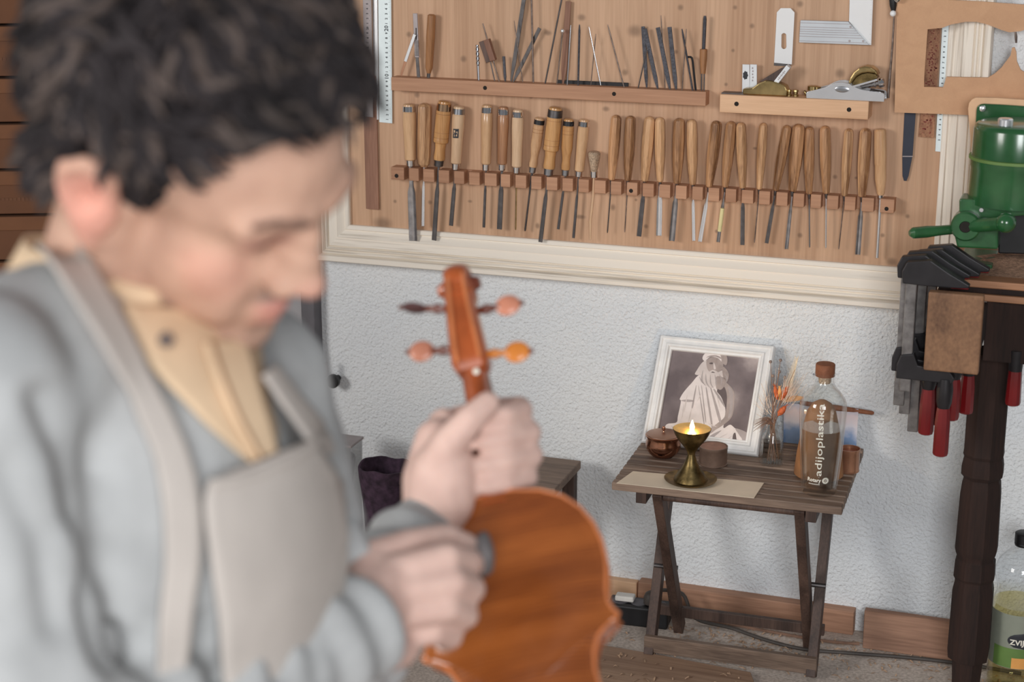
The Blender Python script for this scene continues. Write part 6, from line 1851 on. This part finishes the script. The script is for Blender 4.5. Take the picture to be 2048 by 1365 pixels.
    for s in (-1, 1):
        eb = MB()
        for k in range(120):
            q = rnd.random()
            x, y, z = .098 - .014 * q ** 1.5 + .006, (.012 + .038 * q) * s, .041 + .010 * math.sin(q * 2.4) + rnd.uniform(-.004, .004) * (1 - .5 * q)
            p = skin_at((x, y, z), .0006)
            eb.tube([p, p + HV(-.001, (.006 if s < 0 else .003) * s, .001)], [.0007, .0002], 4)
        part(bo, 'eyebrow', eb, 'eyebrow')
    # hair
    cap = MB()
    loc_c = Vector((-.010, 0, .056))
    rr = (.104, .084, .092)
    def ok(d):
        x, y, z = loc_c.x + d[0] * rr[0], d[1] * rr[1], loc_c.z + d[2] * rr[2]
        # hairline: forehead, temples, round the ear, nape
        if x > .045:
            return z > .108 + (x - .045) * .25 - 0.008 * (abs(y) > .045)
        if x > .028:
            return z > .016 + (x - .028) * 4.4
        if x > .002:
            return z > .008
        if x > -.033:
            return z > .046
        if x > -.050:
            return z > -.028
        return z > -.052
    Hinv = HR.transposed()
    n_, m_ = 72, 44
    idx = {}
    vs_, fs = [], []
    for j in range(m_ + 1):
        th = math.pi * j / m_
        for i in range(n_):
            ph = 2 * math.pi * i / n_
            d = (math.sin(th) * math.cos(ph), math.sin(th) * math.sin(ph), math.cos(th))
            p = Vector((loc_c.x + d[0] * rr[0], d[1] * rr[1], loc_c.z + d[2] * rr[2]))
            dv = HR @ (p - loc_c)
            cw = HP(*loc_c)
            h = bbv.ray_cast(cw + dv.normalized() * .125, -dv.normalized())[0]
            rad_ = dv.length
            if h is not None and p.z < .07 and not (-.04 < p.x < .012 and p.z < .05):
                rad_ = max(rad_, (h - cw).length + .003)
            vs_.append(cw + dv.normalized() * rad_ * (1 + .03 * noise.noise(p * 40)))
            idx[(i, j)] = ok(d)
    for j in range(m_):
        for i in range(n_):
            if all(idx[q] for q in ((i, j), ((i + 1) % n_, j), (i, j + 1), ((i + 1) % n_, j + 1))):
                fs.append((j * n_ + i, j * n_ + (i + 1) % n_, (j + 1) * n_ + (i + 1) % n_, (j + 1) * n_ + i))
    hair = part(t, 'hair', MB().add(vs_, fs), 'hair', 80)
    locks = [MB(), MB()]
    cnt = 0
    while cnt < 1750:
        z = rnd.uniform(-.75, 1)
        ph = rnd.uniform(0, 2 * math.pi)
        s_ = math.sqrt(1 - z * z)
        d = Vector((s_ * math.cos(ph), s_ * math.sin(ph), z))
        if not ok(d):
            continue
        cnt += 1
        p = Vector((loc_c.x + d.x * rr[0], d.y * rr[1], loc_c.z + d.z * rr[2]))
        if p.z < .045 and -.034 < p.x < .011:
            continue
        if (p.z < .07 and p.x > .002) or (p.z < .02 and p.x < -.033):
            hw = skin_at(tuple(p), .0)
            p = Hinv @ (hw - HT)
        side = max(0, -d.z + .25)
        short = .40 if (p.z < .065 and p.x > -.06) else (.6 if p.z < .02 else 1.0)
        front = d.x > .25
        L = rnd.uniform(.030, .050) * short * (1.1 if d.z > .3 else .9) * (.85 if front else 1)
        flow = Vector((.7, .1 * (1 if d.y < 0 else -1), .25)) if front else Vector((.65, .1, -.25 - .3 * side)) if d.x > -.3 else Vector((-.2, 0, -.8))
        if short < .5:
            flow = Vector((-.5, 0, -.75))
        flow = flow + Vector((rnd.uniform(-.5, .5), rnd.uniform(-.5, .5), rnd.uniform(-.3, .3)))
        flow = (flow - d * flow.dot(d)).normalized()
        curl = d.cross(flow)
        pts, q = [p - d * .002], p.copy()
        amp, w0 = rnd.uniform(.3, .9), rnd.uniform(0, 6.28)
        for k in range(1, 7):
            f_ = k / 6
            dirn = (d * (1.05 - 1.15 * f_) * (.45 if short < .5 else .8 if short < 1 else 1.0) + flow * (.35 + .75 * f_) + curl * amp * math.sin(w0 + 4.2 * f_)).normalized()
            q = q + dirn * L / 6
            pts.append(q.copy())
        r0 = rnd.uniform(.0032, .0055) * (.7 if short < 1 else 1)
        locks[rnd.random() < .30].tube([HP(*x) for x in pts], [r0, r0 * 1.15, r0 * 1.1, r0, r0 * .8, r0 * .55, r0 * .2], 5)
    for k in range(260):                    # fuller hair behind the ears down to the nape
        sd = -1 if k % 2 else 1
        x, z = rnd.uniform(-.070, -.036), rnd.uniform(-.022, .040)
        y = sd * (.062 - .35 * max(0, -.045 - x) + rnd.uniform(-.004, .003))
        p = Vector((x, y, z))
        d = Vector((-.35, sd * .9, -.1)).normalized()
        pts = [HP(*(p - d * .012))]
        q = p.copy()
        fl = Vector((-.35 + rnd.uniform(-.3, .3), sd * .15, -.75 + rnd.uniform(-.3, .3))).normalized()
        for f_ in (.2, .45, .7, 1.0):
            q = q + (d * (.8 - f_) + fl * (.4 + .6 * f_)).normalized() * .0085
            pts.append(HP(*q))
        r0 = rnd.uniform(.0035, .005)
        locks[rnd.random() < .2].tube(pts, [r0, r0 * 1.1, r0, r0 * .7, r0 * .2], 5)
    part(hair, 'locks', locks[0], 'hair', 60)
    part(hair, 'lighter_locks', locks[1], 'hair_light', 60)

    # sweater
    sw = MB()
    sw.chain([RSH - ZV * .005, MS + ZV * .012 - FWD * .02, LSH - ZV * .005], [.066, .088, .066], 20)
    sw.chain([RSH, NB - ZV * .012, LSH], [.058, .072, .058], 20)
    sw.ell(MS - ZV * .11 + FWD * .01, FWD * .118, SHD * .178, ZV * .19, 28, 16)
    sw.ell(MS - ZV * .32 + FWD * .02, FWD * .122, SHD * .165, ZV * .24, 28, 16)
    sw.ell(MS - ZV * .06 - FWD * .06, FWD * .075, SHD * .15, ZV * .12, 24, 14)
    tors = remesh(sw, .007, 8, .5)
    sw.chain([RSH, RSH.lerp(RELB, .5), RELB, RELB.lerp(RWR, .55), RWR - (RWR - RELB).normalized() * .002], [.070, .066, .060, .050, .043], 20)
    sw.chain([LSH, LSH.lerp(LELB, .5), LELB, LELB.lerp(LWR, .55), LWR - (LWR - LELB).normalized() * .040], [.066, .060, .054, .046, .037], 20)
    sm = remesh(sw, .0055, 8, .5)
    c2 = get_co(sm)
    n2 = np.empty(len(c2) * 3)
    sm.vertices.foreach_get('normal', n2)
    n2 = n2.reshape(-1, 3)
    fold = np.zeros(len(c2))
    for i, p in enumerate(c2):
        v = Vector(p)
        fold[i] = .006 * noise.noise(v * 11) + .004 * noise.noise(v * 24 + Vector((3, 1, 7)))
    # ring folds of the right sleeve near the cuff, and of the left elbow
    for E_, W_, amp, fr in ((RELB, RWR, .0035, 120), (LELB, LWR, .003, 130)):
        a, b = np.array(E_), np.array(W_)
        ax = (b - a) / np.linalg.norm(b - a)
        s = (c2 - a) @ ax
        rd = np.linalg.norm((c2 - a) - s[:, None] * ax, axis=1)
        mk = (rd < .075) & (s > .02)
        sk = (c2 - a) @ np.array(CU) * 25
        fold += np.where(mk, amp * np.sin(s * fr + sk), 0)
    rel = c2 - np.array(CP)
    dep = rel @ np.array(CF)
    PX = np.stack([1024 + FPX * (rel @ np.array(CR)) / dep, 682.5 - FPX * (rel @ np.array(CU)) / dep], 1)
    facing = (n2 @ np.array(CF)) < .3
    def crease(poly, wpx, depth, dmax=9.0):
        best = np.full(len(c2), 1e9)
        for (x0, y0), (x1, y1) in zip(poly, poly[1:]):
            a, d = np.array([x0, y0]), np.array([x1 - x0, y1 - y0])
            tt = np.clip(((PX - a) @ d) / (d @ d), 0, 1)
            best = np.minimum(best, np.linalg.norm(PX - a - tt[:, None] * d, axis=1))
        return np.where(facing & (dep < dmax), -depth * np.exp(-(best / wpx) ** 2), 0)
    fold += crease([(188, 1040), (210, 1110), (206, 1200), (222, 1320)], 26, .012)
    fold += crease([(100, 800), (150, 900), (170, 1000)], 45, .014)
    fold += crease([(20, 950), (90, 1080), (120, 1240)], 45, .009)
    fold += crease([(440, 1365), (470, 1320), (480, 1270)], 24, .012)
    fold += crease([(560, 1365), (560, 1300), (540, 1250)], 24, .010)
    fold += crease([(640, 1365), (630, 1300), (600, 1240)], 24, .010)
    fold += crease([(560, 700), (600, 780), (620, 860)], 30, .009)
    c2 = c2 + n2 * fold[:, None]
    put_co(sm, c2 - np.array(org))
    so = bpy.data.objects.new('sweater', sm)
    COL.objects.link(so)
    so.parent = t
    ROOT[so.name] = org
    sm.materials.append(M['sweater'])
    sm.shade_smooth()
    tc_ = get_co(tors)
    bvh = BVHTree.FromPolygons([Vector(p) for p in tc_], [tuple(p.vertices) for p in tors.polygons])
    def on(px, py, lift):
        d = ray(px, py).normalized()
        h, nrm, _, dist = bvh.ray_cast(CP, d)
        if h is None or dist > 1.75:
            q = CP + d * 1.30
            h, nrm, _, dist = bvh.find_nearest(q)
        if nrm.dot(d) > 0:
            nrm = -nrm
        return h + nrm * lift - d * lift * .6
    def drape(left, right, lift, nu=10, nv=40, wob=0.0):
        L_, R_ = bez([Vector((x, y, 0)) for x, y in left], nv), bez([Vector((x, y, 0)) for x, y in right], nv)
        rows = []
        for a, b in zip(L_, R_):
            rows.append([on(*(a.lerp(b, i / nu)).xy, lift + wob * math.sin(i * 1.7 + a.y * .02)) for i in range(nu + 1)])
        # relax depth noise
        for _ in range(6):
            new = [[p.copy() for p in r_] for r_ in rows]
            for j in range(1, len(rows) - 1):
                for i in range(1, nu):
                    new[j][i] = (rows[j][i] * 2 + rows[j - 1][i] + rows[j + 1][i] + rows[j][i - 1] + rows[j][i + 1]) / 6
            rows = new
        return MB().grid(rows)
    def cloth(parent, name, mb, mat, th=.003):
        o = part(parent, name, mb, mat, 60)
        s = o.modifiers.new('thickness', 'SOLIDIFY')
        s.thickness, s.offset = th, 0
        return o
    # shirt showing at the open neck
    sh = cloth(t, 'shirt', drape([(236, 622), (288, 728), (378, 826), (442, 887), (490, 928)], [(505, 640), (512, 740), (525, 805), (540, 865), (538, 905)], .005), 'shirt')
    cloth(sh, 'placket', drape([(392, 700), (412, 760), (440, 825), (470, 880), (496, 922)], [(478, 690), (496, 760), (512, 820), (526, 870), (534, 908)], .008, 6, 30), 'shirt')
    cloth(sh, 'placket_shade', drape([(400, 700), (420, 760), (446, 825), (474, 880), (497, 922)], [(405, 700), (425, 762), (451, 826), (478, 880), (500, 920)], .0110, 3, 30), 'shirt_shade', .001)  # gap shadow along the placket, painted as a darker ribbon
    part(sh, 'button', MB().lathe(on(312, 703, .014), -CF, [(0, .005), (.002, .005)], 12), 'dark_wood')
    # collar band round the neck
    rows = []
    nd = (HP(-.022, 0, -.070) - NB).normalized()
    e1 = (FWD - nd * FWD.dot(nd)).normalized()
    e2 = nd.cross(e1)
    for j in range(5):
        f_ = j / 4
        rows.append([NB + nd * (.012 + .042 * f_ - .020 * (1 + math.cos(a)) / 2 * (1 - f_)) + (e1 * math.cos(a) + e2 * math.sin(a)) * (.079 - .010 * f_) for a in [math.radians(35 + 290 * k / 40) for k in range(41)]])
    cloth(sh, 'collar', MB().grid(rows), 'shirt', .004)
    # apron: bib, straps
    ap = cloth(t, 'apron', drape([(392, 962), (384, 1010), (398, 1120), (414, 1220), (420, 1300), (430, 1440)], [(592, 888), (640, 955), (688, 1040), (725, 1090), (748, 1200), (760, 1440)], .013, 16, 40, .0006), 'apron')
    cloth(ap, 'strap', drape([(62, 452), (108, 590), (180, 720), (262, 850), (300, 960), (312, 1100), (302, 1240), (300, 1440)], [(140, 470), (196, 610), (268, 740), (330, 850), (368, 960), (378, 1100), (362, 1240), (350, 1440)], .013, 6, 60), 'apron')
    cloth(ap, 'strap', drape([(497, 765), (535, 820), (575, 875), (610, 925)], [(522, 745), (565, 800), (610, 850), (655, 905)], .012, 5, 24), 'apron')
    cloth(ap, 'bib_hem', drape([(392, 958), (445, 950), (500, 932), (550, 910), (592, 884)], [(396, 976), (448, 966), (503, 948), (554, 926), (598, 902)], .0155, 3, 30), 'apron', .002)
    rows = []                               # lower apron over belly and lap
    for j in range(12):
        zz = MS.z - .235 - .026 * j
        row = []
        for i in range(15):
            a_ = math.radians(-62 + 124 * i / 14)
            d_ = FWD * math.cos(a_) + Vector((SHD.x, SHD.y, 0)).normalized() * math.sin(a_)
            c_ = Vector((MS.x, MS.y, zz)) + FWD * .02
            h_ = bvh.ray_cast(c_ + d_ * .5, -d_)[0]
            row.append((h_ if h_ is not None else c_ + d_ * .14) + d_ * .012)
        rows.append(row)
    cloth(ap, 'apron_skirt', MB().grid(rows), 'apron')
    # trousers and shoes, stool
    tr = MB()
    tr.ell(PEL, FWD * .125, SHD * .175, ZV * .12, 24, 14)
    for k, a, sg in ((KNR, ANR, -1), (KNL, ANL, 1)):
        tr.chain([PEL + SHD * .09 * sg, k, a + ZV * .02], [.092, .070, .056], 18)
    tm = remesh(tr, .009, 4)
    put_co(tm, get_co(tm) - np.array(org))
    to = bpy.data.objects.new('trousers', tm)
    COL.objects.link(to)
    to.parent = t
    ROOT[to.name] = org
    tm.materials.append(M['trousers'])
    tm.shade_smooth()
    for a in (ANR, ANL):
        f0 = Vector((a.x, a.y, .045))
        part(t, 'shoe', MB().ell(f0 + FWD * .07, FWD * .15, SHD * .05, ZV * .045, 20, 10), 'shoe')
    zs = PEL.z - .11
    st = thing('work_stool', 'round wooden work stool under the seated man', 'stool', (PEL.x - .02, PEL.y, 0))
    part(st, 'seat', MB().lathe((PEL.x - .03, PEL.y, zs - .035), ZV, [(0, .16), (.005, .17), (.03, .17), (.035, .16)], 32), 'table_wood')
    for k in range(4):
        a = k * math.pi / 2 + .78
        part(st, 'leg', MB().tube([(PEL.x - .03 + .12 * math.cos(a), PEL.y + .12 * math.sin(a), zs - .03), (PEL.x - .03 + .19 * math.cos(a), PEL.y + .19 * math.sin(a), 0)], [.018, .014], 12), 'table_leg')
    # folded polishing cloth between the fingers and the violin
    c = Q(966, 1112, 1.462)
    cl = MB()
    rows = [[c + CR * (i - 3) * .0050 + CU * (j - 4) * .0052 + CF * (.012 * math.cos(i * .9) * .25 + .004 * math.sin(j * 1.3 + i)) for i in range(7)] for j in range(9)]
    me_ = MB()
    me_.ell(c, CR * .009, CU * .021, CF * .016, 20, 12)
    for v in me_.v:
        v += (v - c) * (.25 * noise.noise(v * 90))
    single('polishing_cloth', 'small folded dark grey polishing cloth pinched in the right hand against the violin', 'cloth', me_, 'polish_cloth', c, None, 60)

build_room()
build_board()
build_chisels()
build_files()
build_planes()
build_hangers()
build_table()
build_table_things()
build_bench()
build_machine()
build_clamps()
build_oil_bottle()
build_misc()
build_violin()
build_person()
